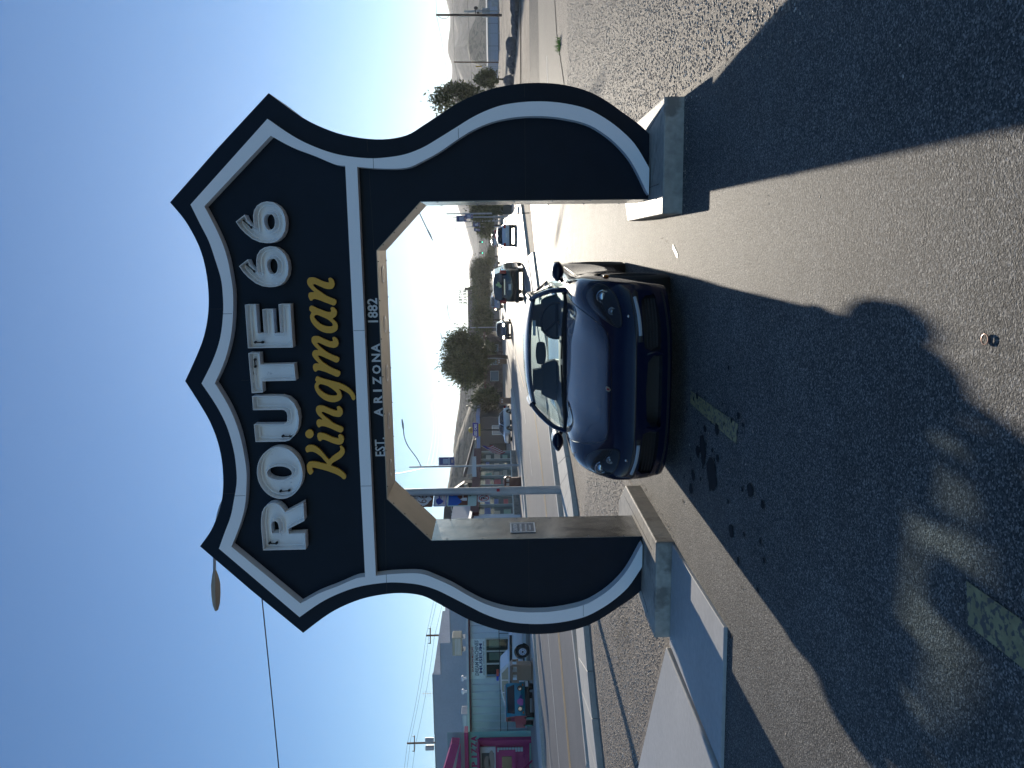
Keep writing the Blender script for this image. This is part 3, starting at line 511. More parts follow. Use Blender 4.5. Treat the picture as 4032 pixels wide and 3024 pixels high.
for s_, xa, xb, za, zb, bd in (('EST.', -1.797, -1.628, 2.561, 2.650, .012), ('1882', -.610, -.404, 2.575, 2.662, .02)):
    x0, z0 = KB*xa, 1.55+(za-1.55)*KB; x1, z1 = KB*xb, 1.55+(zb-1.55)*KB
    mb = MB(); text_mb(mb, s_, (x0+x1)/2, (z0+z1)/2, x1-x0, z1-z0, XZ(0), YF-.005, YF+.001, bold=bd); mb.build('flat_lettering', M_flatw, arch, world=True, label='small white lettering '+s_)
x0, x1 = KB*-1.443, KB*-.79; z0, z1 = 1.55+(2.569-1.55)*KB, 1.55+(2.645-1.55)*KB
for i, ch in enumerate('ARIZONA'):
    wl = [.085, .07, .02, .075, .085, .075, .085][i]; c = [-1.398, -1.283, -1.207, -1.118, -1.02, -.918, -.832][i]*KB
    mb = MB(); text_mb(mb, ch, c, (z0+z1)/2, wl, z1-z0, XZ(0), YF-.005, YF+.001, bold=.03); mb.build('flat_letter', M_flatw, arch, world=True)
# concrete blocks under the legs
def block(name, poly, lab):
    o = thing(name, lab, 'concrete block', (sum(p[0] for p in poly)/len(poly), sum(p[1] for p in poly)/len(poly), 0), group='concrete blocks under the archway')
    mb = MB(); mb.prism([poly], lambda u, v, d: (u, v, d), -.02, .173); mb.build('block', M_conc2, o, world=True, bevel=.012, smooth=False); return o
bl = block('concrete_block', [(-3.50, 6.45), (-2.585, 6.45), (-2.585, 8.12), (-2.90, 8.55), (-3.2, 8.55), (-3.48, 8.2)], 'concrete block on the left, carrying the wide metal-lined leg beside the pale slab')
br = block('concrete_block', [(.265, 6.48), (1.195, 6.50), (1.195, 7.75), (.95, 8.35), (.5, 8.4), (.265, 8.2)], 'concrete block on the right, between the asphalt lane and the gravel')
for o, pts in ((br, [((.52, 6.65), (.52, 8.2)), ((.27, 7.3), (.5, 7.3)), ((1.02, 7.15), (1.12, 6.62))]), (bl, [((-2.72, 6.62), (-2.72, 8.15)), ((-3.40, 6.75), (-3.33, 7.1))])):
    mb = MB()
    for a, b in pts: mb.tube([(*a, .1735), (*b, .1735)], .003, 4)
    mb.build('groove', M_dark, o, world=True)
# ---------------------------------------------------------------- cars: a box grid bent into a body by profile functions
def interp(P):
    xs_ = [p[0] for p in P]; n = len(P)
    def g(x):
        if x <= xs_[0]: return P[0][1]
        if x >= xs_[-1]: return P[-1][1]
        for i in range(n-1):
            if x <= xs_[i+1]:
                t = (x-xs_[i])/(xs_[i+1]-xs_[i]); a = P[max(i-1, 0)][1]; b = P[i][1]; c = P[i+1][1]; d = P[min(i+2, n-1)][1]
                return .5*((2*b)+(-a+c)*t+(2*a-5*b+4*c-d)*t*t+(-a+3*b-3*c+d)*t**3)
    return g
def sstep(a, b, x): t = min(max((x-a)/(b-a), 0), 1); return t*t*(3-2*t)
def bent_box(nx, ny, nz, fn):
    """closed grid over the surface of the unit box, a in [-1,1] across, b in [0,1] along, c in [0,1] up"""
    idx = {}; vs = []; fs = []
    def V(i, j, k):
        if (i, j, k) not in idx: idx[i, j, k] = len(vs); vs.append(fn(2*i/nx-1, j/ny, k/nz))
        return idx[i, j, k]
    for i in range(nx):
        for j in range(ny):
            for k in (0, nz): fs.append((V(i, j, k), V(i+1, j, k), V(i+1, j+1, k), V(i, j+1, k)))
        for k in range(nz):
            for j in (0, ny): fs.append((V(i, j, k), V(i+1, j, k), V(i+1, j, k+1), V(i, j, k+1)))
    for j in range(ny):
        for k in range(nz):
            for i in (0, nx): fs.append((V(i, j, k), V(i, j+1, k), V(i, j+1, k+1), V(i, j, k+1)))
    return vs, fs
def cut_mesh(me, cutters, sub=1):
    a = bpy.data.objects.new('a', me); COL.objects.link(a); tmp = []
    if sub: s_ = a.modifiers.new('s', 'SUBSURF'); s_.levels = sub; s_.render_levels = sub
    for mb in cutters:
        cm = mb.mesh('c'); c = bpy.data.objects.new('c', cm); COL.objects.link(c); tmp.append((c, cm))
        m_ = a.modifiers.new('b', 'BOOLEAN'); m_.operation = 'DIFFERENCE'; m_.object = c; m_.solver = 'EXACT'
    dg = bpy.context.evaluated_depsgraph_get(); out = bpy.data.meshes.new_from_object(a.evaluated_get(dg))
    bpy.data.objects.remove(a)
    for c, cm in tmp: bpy.data.objects.remove(c); bpy.data.meshes.remove(cm)
    return out
def add_mesh(name, me, m, parent, smooth=True, ang=35):
    me.materials.clear(); me.materials.append(m)
    for p in me.polygons: p.use_smooth = smooth; p.material_index = 0
    if smooth: me.set_sharp_from_angle(angle=R(ang))
    o = bpy.data.objects.new(name, me); COL.objects.link(o); o.parent = parent; return o
def bvh_of(me): return BVHTree.FromPolygons([v.co for v in me.vertices], [tuple(p.vertices) for p in me.polygons])
def on_body(bvh, loop, off, rings=5, dirn=Vector((0, 1, 0)), front=True, k=2, lift=None):
    """a skin patch inside a loop drawn in front (x,z) or plan (x,y) view, laid on the body and lifted by off"""
    L = smooth_loop(loop, k) if k > 1 else list(loop); cx = sum(p[0] for p in L)/len(L); cz = sum(p[1] for p in L)/len(L); vs = []; n = len(L)
    def hit(u, v):
        o = Vector((u, -2, v)) if front else Vector((u, v, 3)); h = bvh.ray_cast(o, dirn)
        if h[0] is None: return None
        return h[0], h[1]
    c0 = hit(cx, cz); rows = []; last = None
    for r_ in range(1, rings+1):
        row = []
        for u, v in L:
            h = hit(cx+(u-cx)*r_/rings, cz+(v-cz)*r_/rings)
            if h is None: h = last if last else c0
            last = h; o_ = off if lift is None else off+lift*(1-(r_/rings)**2); nn = h[1] if h[1].dot(dirn) < 0 else -h[1]
            row.append(h[0]+nn*o_)
        rows.append(row)
    nn = c0[1] if c0[1].dot(dirn) < 0 else -c0[1]
    vs = [c0[0]+nn*(off+(lift or 0))]+[p for row in rows for p in row]; fs = [(0, 1+i, 1+(i+1) % n) for i in range(n)]
    for q in range(rings-1):
        for i in range(n): j = (i+1) % n; fs.append((1+q*n+i, 1+(q+1)*n+i, 1+(q+1)*n+j, 1+q*n+j))
    return vs, fs, rows[-1]
def on_line(bvh, pts, off, dirn=Vector((0, 1, 0)), front=True, k=4):
    out = []
    for u, v in smooth_path(pts, k):
        o = Vector((u, -2, v)) if front else Vector((u, v, 3)); h = bvh.ray_cast(o, dirn)
        if h[0] is not None: nn = h[1] if h[1].dot(dirn) < 0 else -h[1]; out.append(h[0]+nn*off)
    return out
def wheel(parent, x, y, r, w, side, rim=M_alloy, spokes=5, name='wheel'):
    t = MB(); n = 28; prof = [(-w/2, r*.66), (-w/2, r*.9), (-w/2+.02, r*.98), (0, r), (w/2-.02, r*.98), (w/2, r*.9), (w/2, r*.66), (w/2-.03, r*.64), (-w/2+.03, r*.64)]
    vs = []; m_ = len(prof)
    for i in range(n):
        a = 2*PI*i/n
        for px_, pr in prof: vs.append((x+px_, y+pr*math.cos(a), r+pr*math.sin(a)))
    fs = [(i*m_+j, i*m_+(j+1) % m_, ((i+1) % n)*m_+(j+1) % m_, ((i+1) % n)*m_+j) for i in range(n) for j in range(m_)]
    t.add(vs, fs); wo = t.build(name, M_tyre, parent, smooth=True)
    q = MB(); xo = x+side*(w/2-.03)
    for i in range(n):
        a, b = 2*PI*i/n, 2*PI*(i+1)/n; P = lambda an, rad, dx: (xo+dx*side, y+rad*math.cos(an), r+rad*math.sin(an))
        q.quad(P(a, r*.66, .01), P(b, r*.66, .01), P(b, r*.58, -.01), P(a, r*.58, -.01)); q.quad(P(a, r*.58, -.01), P(b, r*.58, -.01), P(b, r*.56, -.10), P(a, r*.56, -.10))
    for i in range(spokes):
        a = 2*PI*i/spokes+.3; c, s_ = math.cos(a), math.sin(a); t_ = .035
        q.add([(xo, y+c*r*.1-s_*t_, r+s_*r*.1+c*t_), (xo, y+c*r*.1+s_*t_, r+s_*r*.1-c*t_), (xo, y+c*r*.6+s_*t_*.8, r+s_*r*.6-c*t_*.8), (xo, y+c*r*.6-s_*t_*.8, r+s_*r*.6+c*t_*.8)]+
              [(xo-side*.03, y+c*r*.1-s_*t_, r+s_*r*.1+c*t_), (xo-side*.03, y+c*r*.1+s_*t_, r+s_*r*.1-c*t_), (xo-side*.03, y+c*r*.6+s_*t_*.8, r+s_*r*.6-c*t_*.8), (xo-side*.03, y+c*r*.6-s_*t_*.8, r+s_*r*.6+c*t_*.8)],
              [(0, 1, 2, 3), (4, 5, 6, 7), (0, 1, 5, 4), (1, 2, 6, 5), (2, 3, 7, 6), (3, 0, 4, 7)])
    q.cyl((xo-side*.05, y, r), (xo+side*.012, y, r), r*.13, n=12); q.build('rim', rim, wo, smooth=True)
    d = MB(); d.cyl((xo-side*.11, y, r), (xo-side*.10, y, r), r*.56, n=20); d.build('brake_disc', M_dark, wo)
    return wo
# ---- the blue sports car (nose at y=0 in its own frame)
CX, CY = -1.15, 6.05
car = thing('sports_car', 'dark blue two-seat sports car facing the viewer, parked under the highway-shield archway', 'car', (CX, CY, 0), -R(1.2))
Tc = interp([(-.2, .50), (0, .555), (.1, .635), (.35, .70), (.8, .79), (1.2, .855), (1.5, .89), (2.0, .885), (3.3, .93), (3.9, .88), (4.3, .74), (4.5, .6)])
Tf = interp([(-.2, .44), (0, .50), (.2, .64), (.45, .765), (.7, .845), (.92, .880), (1.3, .885), (2.0, .875), (2.8, .90), (3.3, .935), (3.9, .88), (4.3, .72), (4.5, .6)])
Wb = interp([(-.1, .80), (.1, .825), (.35, .855), (.65, .878), (.9, .893), (1.3, .880), (2.0, .865), (2.6, .875), (3.3, .905), (3.8, .88), (4.15, .82), (4.35, .76)])
def car_top(y, x):
    ax = abs(x); a = sstep(.30, .68, ax); t = Tc(y)+(Tf(y)-Tc(y))*a
    return t-.028*math.sin(PI*min(max((ax-.46)/.20, 0), 1))*sstep(.25, .6, y)*sstep(1.6, 1.2, y) - .075*sstep(.76, .93, ax)**1.6 + .012*(1-(ax/.6)**2 if ax < .6 else 0)
def car_pt(a, b, c):
    ax = abs(a); y0 = .36*(ax*.88)**4.2*1.25+.05*ax**2; zz = .15+c*.42
    y0 += .05*sstep(.30, .17, zz)+.035*sstep(.47, .62, zz)-.012*math.exp(-((zz-.45)/.035)**2)
    y1 = 4.30-.25*ax**3; bb = b; y = y0+(y1-y0)*bb
    w = Wb(y); zt = car_top(y-.62*y0*sstep(.6, 0, y-y0), a*w); zb = .14 + .02*sstep(.8, 1.4, y)
    z = zb+c*(zt-zb)
    w *= 1-.05*max(0, (z-.55)/.35)**2-.045*max(0, (.5-z)/.35)**1.5
    return (a*w, y, z)
vs_, fs_ = bent_box(22, 44, 10, car_pt)
b0 = MB(); b0.add(vs_, fs_); bm0 = b0.mesh('b')
cuts = []
for s_ in (-1, 1):
    for wy, wr in ((.91, .355), (3.33, .365)): m_ = MB(); m_.cyl((s_*.60, wy, .325), (s_*1.1, wy, .325), wr, n=40); cuts.append(m_)
for s_ in (-1, 1):   # side intakes in the bumper
    m_ = MB(); lp = [(s_*.345, .245), (s_*.74, .262), (s_*.755, .30), (s_*.72, .385), (s_*.40, .385), (s_*.345, .36)]; m_.prism([smooth_loop(lp, 2)], lambda u, v, d: (u, d, v), -.3, .36); cuts.append(m_)
m_ = MB(); m_.prism([smooth_loop([(-.27, .235), (.27, .235), (.29, .26), (.24, .355), (-.24, .355), (-.29, .26)], 2)], lambda u, v, d: (u, d, v), -.3, .16); cuts.append(m_)
full = cut_mesh(bm0.copy(), [], 1); BV = bvh_of(full)
bodym = cut_mesh(bm0, cuts, 1); body = add_mesh('body', bodym, M_paint, car, ang=40)
# cabin: pillars and roof skin, glass between
def roofz(y): return interp([(1.4, .875), (1.62, .99), (1.85, 1.12), (2.09, 1.235), (2.4, 1.260), (2.75, 1.255), (3.1, 1.155), (3.5, 1.015), (3.95, .88)])(y)
def roofw(y, z): return .735-.50*(z-.87)-.06*sstep(2.8, 3.9, y)
mb = MB(); ny = 14; nxx = 10; rows = []
for i in range(ny+1):
    y = 2.07+(2.60-2.07)*i/ny; zc = roofz(y); w = .57; rows.append([(w*(2*j/nxx-1), y+(.06*abs(2*j/nxx-1)**2)*(1-i/ny), zc-.055*abs(2*j/nxx-1)**2.6) for j in range(nxx+1)])
vs_ = [p for q_ in rows for p in q_]; vs_ += [(x, y, z-.03) for x, y, z in vs_]; n_ = (ny+1)*(nxx+1)
fs_ = []
for i in range(ny):
    for j in range(nxx): a = i*(nxx+1)+j; fs_ += [(a, a+1, a+nxx+2, a+nxx+1), (a+n_, a+nxx+1+n_, a+nxx+2+n_, a+1+n_)]
per = [j for j in range(nxx+1)]+[i*(nxx+1)+nxx for i in range(1, ny+1)]+[ny*(nxx+1)+j for j in range(nxx-1, -1, -1)]+[i*(nxx+1) for i in range(ny-1, 0, -1)]
for a, b in zip(per, per[1:]+per[:1]): fs_.append((a, b, b+n_, a+n_))
mb.add(vs_, fs_); mb.build('roof', M_paint, car, smooth=True)
def rib(name, pts, wdt, m=M_paint): q_ = MB(); q_.tube(smooth_path(pts, 4), wdt, 8); return q_.build(name, m, car, smooth=True)
for s_ in (-1, 1):
    rib('windscreen_pillar', [(s_*.71, 1.50, .86), (s_*.695, 1.68, .995), (s_*.635, 1.94, 1.115), (s_*.575, 2.14, 1.188)], .026)
    rib('roof_rail', [(s_*.575, 2.14, 1.188), (s_*.585, 2.5, 1.205), (s_*.575, 2.8, 1.17), (s_*.56, 3.15, 1.09), (s_*.60, 3.6, .96), (s_*.62, 3.95, .88)], .03)
    rib('rear_pillar', [(s_*.58, 3.2, 1.06), (s_*.62, 3.4, .98), (s_*.66, 3.6, .91)], .03)
WS = lambda u, v: ((.715-.155*v)*u, 1.42+.66*v+.12*abs(u)**2.2*(1-.4*v), .885+.350*v-.045*abs(u)**2.4*v-.035*abs(u)**4*(1-v))
def surf(fn, nu, nv, u0=-1, u1=1, v0=0, v1=1):
    vs = [fn(u0+(u1-u0)*i/nu, v0+(v1-v0)*j/nv) for j in range(nv+1) for i in range(nu+1)]
    return vs, [(j*(nu+1)+i, j*(nu+1)+i+1, (j+1)*(nu+1)+i+1, (j+1)*(nu+1)+i) for j in range(nv) for i in range(nu)]
q_ = MB(); q_.add(*surf(WS, 12, 6)); gl = q_.build('windscreen', M_glass, car, smooth='all')
for s_ in (-1, 1):
    q_ = MB(); q_.add(*surf(lambda u, v: (s_*(.755-.16*v-.02*u), 1.62+u*1.48+(.50-.2*u)*v*(1 if u < .6 else .2), .885+(.30-.10*u*u)*v), 8, 4, 0, 1)); q_.build('side_window', M_glass, car, smooth='all')
q_ = MB(); q_.add(*surf(lambda u, v: ((.57-.05*v)*u, 2.60+1.35*v, roofz(2.60+1.35*v)-.008-.055*abs(u)**2.6), 8, 4)); q_.build('rear_window', M_glass, car, smooth='all')
# the windscreen's dark surround, wipers, mirror
for pts in ([(.70*u, 1.405+.12*abs(u)**2.2, 0) for u in (-1, -.8, -.5, -.25, 0, .25, .5, .8, 1)],):
    L = on_line(BV, [(p[0], p[1]) for p in pts], .006, Vector((0, 0, -1)), False, 5); q_ = MB(); q_.tube([tuple(p) for p in L], .017, 6); q_.build('cowl_seal', M_dark, car, smooth=True)
for x0, x1_ in ((-.62, -.02), (.04, .62)):
    P = []
    for i in range(7):
        t = i/6; u = (x0+(x1_-x0)*t)/.70; p = WS(u, .02+.055*t if x0 < 0 else .075-.05*t); P.append((p[0], p[1]-.012, p[2]+.014))
    q_ = MB(); q_.tube(P, .009, 6); q_.box(P[3][0]-.02, P[3][0]+.02, P[3][1]-.02, P[3][1], P[3][2], P[3][2]+.014); q_.build('wiper', M_blk, car)
q_ = MB(); q_.add(*bent_box(6, 2, 4, lambda a, b, c: (.02+a*.12*(1-.12*(2*c-1)**2), 1.96+.03*b, 1.10+.055*(2*c-1)*(1-.25*a*a)))); q_.build('rear_view_mirror', M_dark, car, smooth=True)
q_ = MB(); q_.box(.20, .36, 2.02, 2.022, 1.150, 1.180); q_.build('windscreen_sticker', flat('sticker', (.5, .55, .6)), car)
# interior: dashboard, seats, steering wheel
q_ = MB(); q_.add(*bent_box(10, 6, 3, lambda a, b, c: (a*.66, 1.55+.35*b, .80+c*(.105+.02*math.sin(PI*b)-.02*a*a)))); q_.build('dashboard', M_int, car, smooth=True)
q_ = MB(); q_.box(-.68, .68, 1.72, 3.3, .885, .90); q_.build('cabin_floor', M_int, car)
for sx in (-.36, .36):
    q_ = MB(); q_.add(*bent_box(6, 3, 6, lambda a, b, c: (sx+a*(.235-.07*c*c), 2.38+.10*b+.10*c, .86+.21*c))); q_.add(*bent_box(5, 3, 5, lambda a, b, c: (sx+a*(.13-.02*c), 2.47+.08*b, 1.05+.115*c)))
    q_.build('seat', M_int, car, smooth=True)
q_ = MB(); P = [(.36+.185*math.cos(t), 1.98-.05*math.sin(t), .93+.17*math.sin(t)) for t in [2*PI*i/28 for i in range(28)]]; q_.tube(P+[P[0], P[1]], .014, 6, cap=False)
for a in (0, 2.3, 3.9): q_.tube([(.36, 2.01, .93), (.36+.18*math.cos(a), 1.98, .93+.165*math.sin(a))], .016, 6)
q_.build('steering_wheel', M_dark, car, smooth=True)
# headlights: bezel, inner lamps, clear cover
HL = [(.735, .795), (.80, .755), (.838, .685), (.815, .615), (.735, .555), (.62, .528), (.50, .522), (.455, .548), (.50, .64), (.575, .725), (.655, .78)]
for s_ in (-1, 1):
    lp = [(s_*(.69+(x-.67)*.84), .655+(z-.645)*.84) for x, z in HL]
    v_, f_, edge = on_body(BV, lp, .004, 5); q_ = MB(); q_.add(v_, f_); hl = q_.build('headlight', M_dark, car, smooth='all')
    v_, f_, _ = on_body(BV, lp, .010, 5, lift=.028); q_ = MB(); q_.add(v_, f_); q_.build('lens_cover', M_lens, hl, smooth='all')
    q_ = MB(); q_.tube([tuple(p) for p in edge]+[tuple(edge[0])], .007, 6, cap=False); q_.build('headlight_seal', M_blk, hl, smooth=True)
    for (u, v, r_, m_, nm) in ((.74, .672, .050, M_chrome, 'projector_lamp'), (.632, .615, .026, M_alloy, 'inner_lamp')):
        h = BV.ray_cast(Vector((s_*u, -2, v)), Vector((0, 1, 0)))[0]; q_ = MB(); P = [(h.x+r_*math.cos(t), h.y-.016, h.z+r_*math.sin(t)) for t in [2*PI*i/20 for i in range(20)]]
        q_.tube(P+[P[0]], .007, 6, cap=False); q_.blob((h.x, h.y-.004, h.z), r_*.72, .014, r_*.72, 12, 8); q_.build(nm, m_, hl, smooth=True)
    lp = [(s_*.845, .60), (s_*.872, .585), (s_*.868, .63), (s_*.855, .645)]
    h = BV.ray_cast(Vector((s_*2, .80, .60)), Vector((-s_, 0, 0)))[0]; q_ = MB(); q_.blob((h.x, .72, .60), .014, .05, .025, 8, 6); q_.build('side_marker', M_orange, car, smooth=True)
    h = BV.ray_cast(Vector((s_*.60, -2, .50)), Vector((0, 1, 0)))[0]; q_ = MB(); q_.blob((h.x, h.y-.004, .50), .013, .01, .013, 8, 6); q_.build('washer_jet', M_alloy, car, smooth=True)
    # bumper: thin lamp strip, intake slats
    L = on_line(BV, [(s_*.45, .415), (s_*.60, .42), (s_*.74, .438)], .006); q_ = MB(); q_.tube([tuple(p) for p in L], .015, 6); q_.build('fog_lamp_strip', flat('strip_silver', (.42, .44, .46), .25), car, smooth=True)
    q_ = MB(); v_, f_, _ = on_body(BV, [(s_*.40, .392), (s_*.78, .405), (s_*.80, .43), (s_*.77, .455), (s_*.40, .432)], .003, 3, k=1); q_.add(v_, f_); q_.build('bumper_trim', M_dark, car, smooth='all')
    for z in (.272, .298, .324, .350):
        P = []
        for i in range(8):
            x = s_*(.36+.37*i/7); h = BV.ray_cast(Vector((x, -2, z)), Vector((0, 1, 0)))[0]; P.append((x, h.y+.03, z))
        q_ = MB(); q_.tube(P, .0055, 5); q_.build('intake_slat', M_dark, car)
    # upright blades beside the middle intake
    L = on_line(BV, [(s_*.30, .235), (s_*.318, .29), (s_*.30, .36)], .012); q_ = MB(); q_.tube([tuple(p) for p in L], .014, 6); q_.build('intake_blade', M_paint, car, smooth=True)
    # door mirror
    q_ = MB(); q_.add(*bent_box(8, 6, 6, lambda a, b, c: (s_*(.880+.098*a*(1-.25*(2*c-1)**2)), 1.80+.15*(b-.3)+.04*(1-a*a)*(-1 if b < .5 else 0)-.05*(1-(2*c-1)**2)*(1 if b < .2 else 0), .940+.058*(2*c-1)*(1-.35*a*a)))); mo = q_.build('door_mirror', M_paint, car, smooth='all')
    q_ = MB(); q_.tube([(s_*.77, 1.80, .89), (s_*.81, 1.81, .90), (s_*.84, 1.83, .92)], [.022, .018, .03], 8); q_.build('mirror_arm', M_paint, mo, smooth=True)
    q_ = MB(); q_.tube([(s_*.865, 1.48, .80), (s_*.872, 2.2, .79), (s_*.885, 2.62, .80)], .004, 4); q_.tube([(s_*.865, 1.48, .80), (s_*.865, 1.46, .55), (s_*.85, 1.55, .3)], .004, 4); q_.build('door_gap', M_blk, car)
    wheel(car, s_*.775, .91, .322, .225, s_); wheel(car, s_*.775, 3.33, .325, .25, s_)
# dark lining behind the bumper openings
q_ = MB(); q_.add(*surf(lambda u, v: (.78*u, .135+.19*abs(u)**2.4, .235+.16*v), 10, 2)); q_.build('radiator_mesh', M_dark, car)
# bonnet shut line, panel gap over the bumper, crest
for pts in ([(-.69, 1.40), (-.665, 1.05), (-.61, .72), (-.53, .42), (-.47, .25), (-.38, .17), (-.2, .12), (0, .105), (.2, .12), (.38, .17), (.47, .25), (.53, .42), (.61, .72), (.665, 1.05), (.69, 1.40)],):
    L = on_line(BV, pts, .0005, Vector((0, 0, -1)), False, 6); q_ = MB(); q_.tube([tuple(p) for p in L], .0035, 5); q_.build('bonnet_gap', M_blk, car)
L = on_line(BV, [(-.79, .47), (-.5, .452), (0, .446), (.5, .452), (.79, .47)], .0005, k=8); q_ = MB(); q_.tube([tuple(p) for p in L], .003, 5); q_.build('bumper_gap', M_blk, car)
L = on_line(BV, [(-.78, .20), (-.5, .185), (0, .18), (.5, .185), (.78, .20)], .006, k=8); q_ = MB(); q_.tube([tuple(p) for p in L], .010, 6); q_.build('lip_spoiler', M_dark, car)
v_, f_, edge = on_body(BV, [(-.020, .660), (0, .665), (.020, .660), (.019, .642), (0, .630), (-.019, .642)], .004, 2, k=1); q_ = MB(); q_.add(v_, f_); em = q_.build('bonnet_crest', mat('crest_gold', (.42, .36, .24), .35, metal=.6), car)
v_, f_, edge = on_body(BV, [(-.010, .655), (.010, .655), (.009, .645), (0, .636), (-.009, .645)], .007, 1, k=1); q_ = MB(); q_.add(v_, f_); q_.build('crest_centre', M_red, em)
for pts in ([(-.10, .63), (0, .625), (.1, .63)],): pass
# ---------------------------------------------------------------- street furniture near the lane
def lamp_head(mb, p, d, L=.75, w=.17):
    """flat cobra head lamp starting at p and pointing along d"""
    d = Vector(d).normalized(); sd_ = Vector((-d.y, d.x, 0)).normalized(); up = Vector((0, 0, 1)); p = Vector(p)
    prof = [(0, .25, .04), (.12, .5, .07), (.35, .95, .09), (.6, 1, .08), (.85, .8, .06), (1, .35, .03)]; vs = []
    for t, wf, h in prof:
        c = p+d*L*t
        for sx, sz in ((-1, -1), (1, -1), (1, .6), (-1, .6)): vs.append(tuple(c+sd_*w*wf*sx*.9+up*h*sz*.7))
    fs = [(i*4+j, i*4+(j+1) % 4, (i+1)*4+(j+1) % 4, (i+1)*4+j) for i in range(len(prof)-1) for j in range(4)]+[(3, 2, 1, 0), tuple(len(vs)-4+j for j in range(4))]
    mb.add(vs, fs); return mb
M_signback = mat('sign_metal', (.45, .46, .47), .4, metal=.5)
def rrect(w, h, r_, n=4, cx=0, cz=0):
    out = []
    for sx, sz, a0 in ((1, 1, 0), (-1, 1, PI/2), (-1, -1, PI), (1, -1, 3*PI/2)):
        for i in range(n+1): a = a0+PI/2*i/n; out.append((cx+sx*(w/2-r_)+r_*math.cos(a), cz+sz*(h/2-r_)+r_*math.sin(a)))
    return out
def plate(parent, F, w, h, cz, m, name='sign_panel', r_=.03, cx=0, label=None, d0=-.004, d1=0):
    mb = MB(); mb.prism([rrect(w, h, r_, cx=cx, cz=cz)], F, d0, d1); return mb.build(name, m, parent, world=True, label=label)
def art(parent, F, loops, m, name, lvl=1):
    mb = MB(); mb.prism(loops, F, -.004-.003*lvl, -.0045-.003*(lvl-1)); return mb.build(name, m, parent, world=True)
W_ = flat('sign_white', (.68, .70, .72)); BR_ = flat('sign_brown', (.16, .06, .035)); BL_ = flat('sign_blue', (.01, .05, .38)); RD_ = flat('sign_red', (.40, .02, .03)); BK_ = flat('sign_black', (.015, .015, .02)); GN_ = flat('sign_green', (.02, .16, .10)); SKYB = flat('sign_sky', (.02, .12, .5)); MINT_ = flat('sign_mint', (.5, .66, .62)); PK_ = flat('sign_faded_red', (.62, .35, .36))
px0, py0 = -5.77, 17.87
st = thing('street_light', 'grey street light pole on the near sidewalk, carrying the historic 66 shield sign', 'street light', (px0, py0, 0))
mb = MB(); mb.tube([(px0, py0, 0), (px0, py0, 3), (px0, py0, 8.15)], [.105, .092, .07], 20); mb.build('pole', M_pole, st, world=True, smooth=True)
mb = MB(); mb.box(px0-.17, px0+.17, py0-.17, py0+.17, 0, .03); 
for a in (-.13, .13):
    for b in (-.13, .13): mb.cyl((px0+a, py0+b, .03), (px0+a, py0+b, .075), .018, n=6)
mb.build('base_plate', M_pole, st, world=True)
hx, hy, hz_ = -7.55, 17.6, 8.44
mb = MB(); mb.tube(smooth_path([(px0, py0, 8.1), (px0-.25, py0-.03, 8.28), (px0-.9, py0-.15, 8.42), (hx, hy, 8.46)], 4), .035, 8); mb.build('lamp_arm', M_pole, st, world=True, smooth=True)
mb = MB(); lamp_head(mb, (hx, hy, 8.46), (-1, -.25, -.06), .95, .2); mb.build('lamp_head', flat('lamp_bronze', (.30, .27, .22), .5), st, world=True)
mb = MB(); mb.tube([(px0+.02, py0-.1, 1.62), (px0+.02, py0-.106, 1.62)], .001, 4); 
mb = MB(); mb.prism([rrect(.11, .07, .005)], lambda u, v, d: (px0+.05+v*1.0, py0-.098+d+.5*v*v*0, 1.60+u*.65), -.003, .003); mb.build('red_sticker', RD_, st, world=True)
SA = math.atan2(.953, .30)     # signs are turned well away from the viewer
def SF(z): 
    c, s_ = math.cos(SA), math.sin(SA); bx, by = px0-.14, py0-.12
    return lambda u, v, d=0: (bx+u*c+d*s_, by+u*s_-d*c, z+v)
def plate2(name, z, w, h, m, label): return plate(st, SF(z), w, h, 0, m, name, .035, label=label, d0=0, d1=.006)
for z in (3.45, 2.98, 2.45, 1.93):
    mb = MB(); mb.cyl((px0, py0, z), (px0-.13, py0-.11, z), .015, n=6); mb.build('sign_bracket', M_signback, st, world=True)
def dec(parent, z, loops, m, name, lvl):     # flat print on the viewer's side of a turned plate
    mb = MB(); F = SF(z); mb.prism(loops, F, .006+.002*lvl, .0045+.002*(lvl-1)); mb.build(name, m, parent, world=True)
SHIELD = [(0, .27), (-.06, .245), (-.13, .245), (-.19, .275), (-.26, .215), (-.235, .15), (-.245, .05), (-.275, -.03), (-.26, -.12), (-.19, -.19), (-.09, -.225), (0, -.285), (.09, -.225), (.19, -.19), (.26, -.12), (.275, -.03), (.245, .05), (.235, .15), (.26, .215), (.19, .275), (.13, .245), (.06, .245)]
p1_ = plate2('sign_panel', 3.47, .62, .62, BR_, 'brown panel with a white shield reading HISTORIC US 66')
dec(p1_, 3.47, [SHIELD], W_, 'shield_print', 1)
mb = MB(); F = SF(3.47); text_mb(mb, '66', 0, -.05, .34, .22, F, .013, .011, bold=-.01); text_mb(mb, 'US', 0, .10, .12, .055, F, .013, .011); text_mb(mb, 'HISTORIC', 0, .185, .34, .05, F, .013, .011); mb.box(0, 0, 0, 0, 0, 0)
mb.build('shield_lettering', BR_, p1_, world=True); dec(p1_, 3.47, [[(-.24, .132), (.24, .132), (.24, .145), (-.24, .145)]], BR_, 'shield_bar', 2)
p2_ = plate2('sign_panel', 2.99, .60, .31, W_, 'white panel with a blue border and blue map outline')
dec(p2_, 2.99, [rrect(.58, .29, .03), list(reversed(rrect(.55, .26, .025)))], BL_, 'blue_border', 1)
dec(p2_, 2.99, [[(-.20, -.03), (-.24, .04), (-.12, .10), (-.03, .10), (.05, .03), (.10, .06), (.13, .01), (.06, -.03), (-.02, -.02), (-.10, -.09)]], BL_, 'map_print', 1)
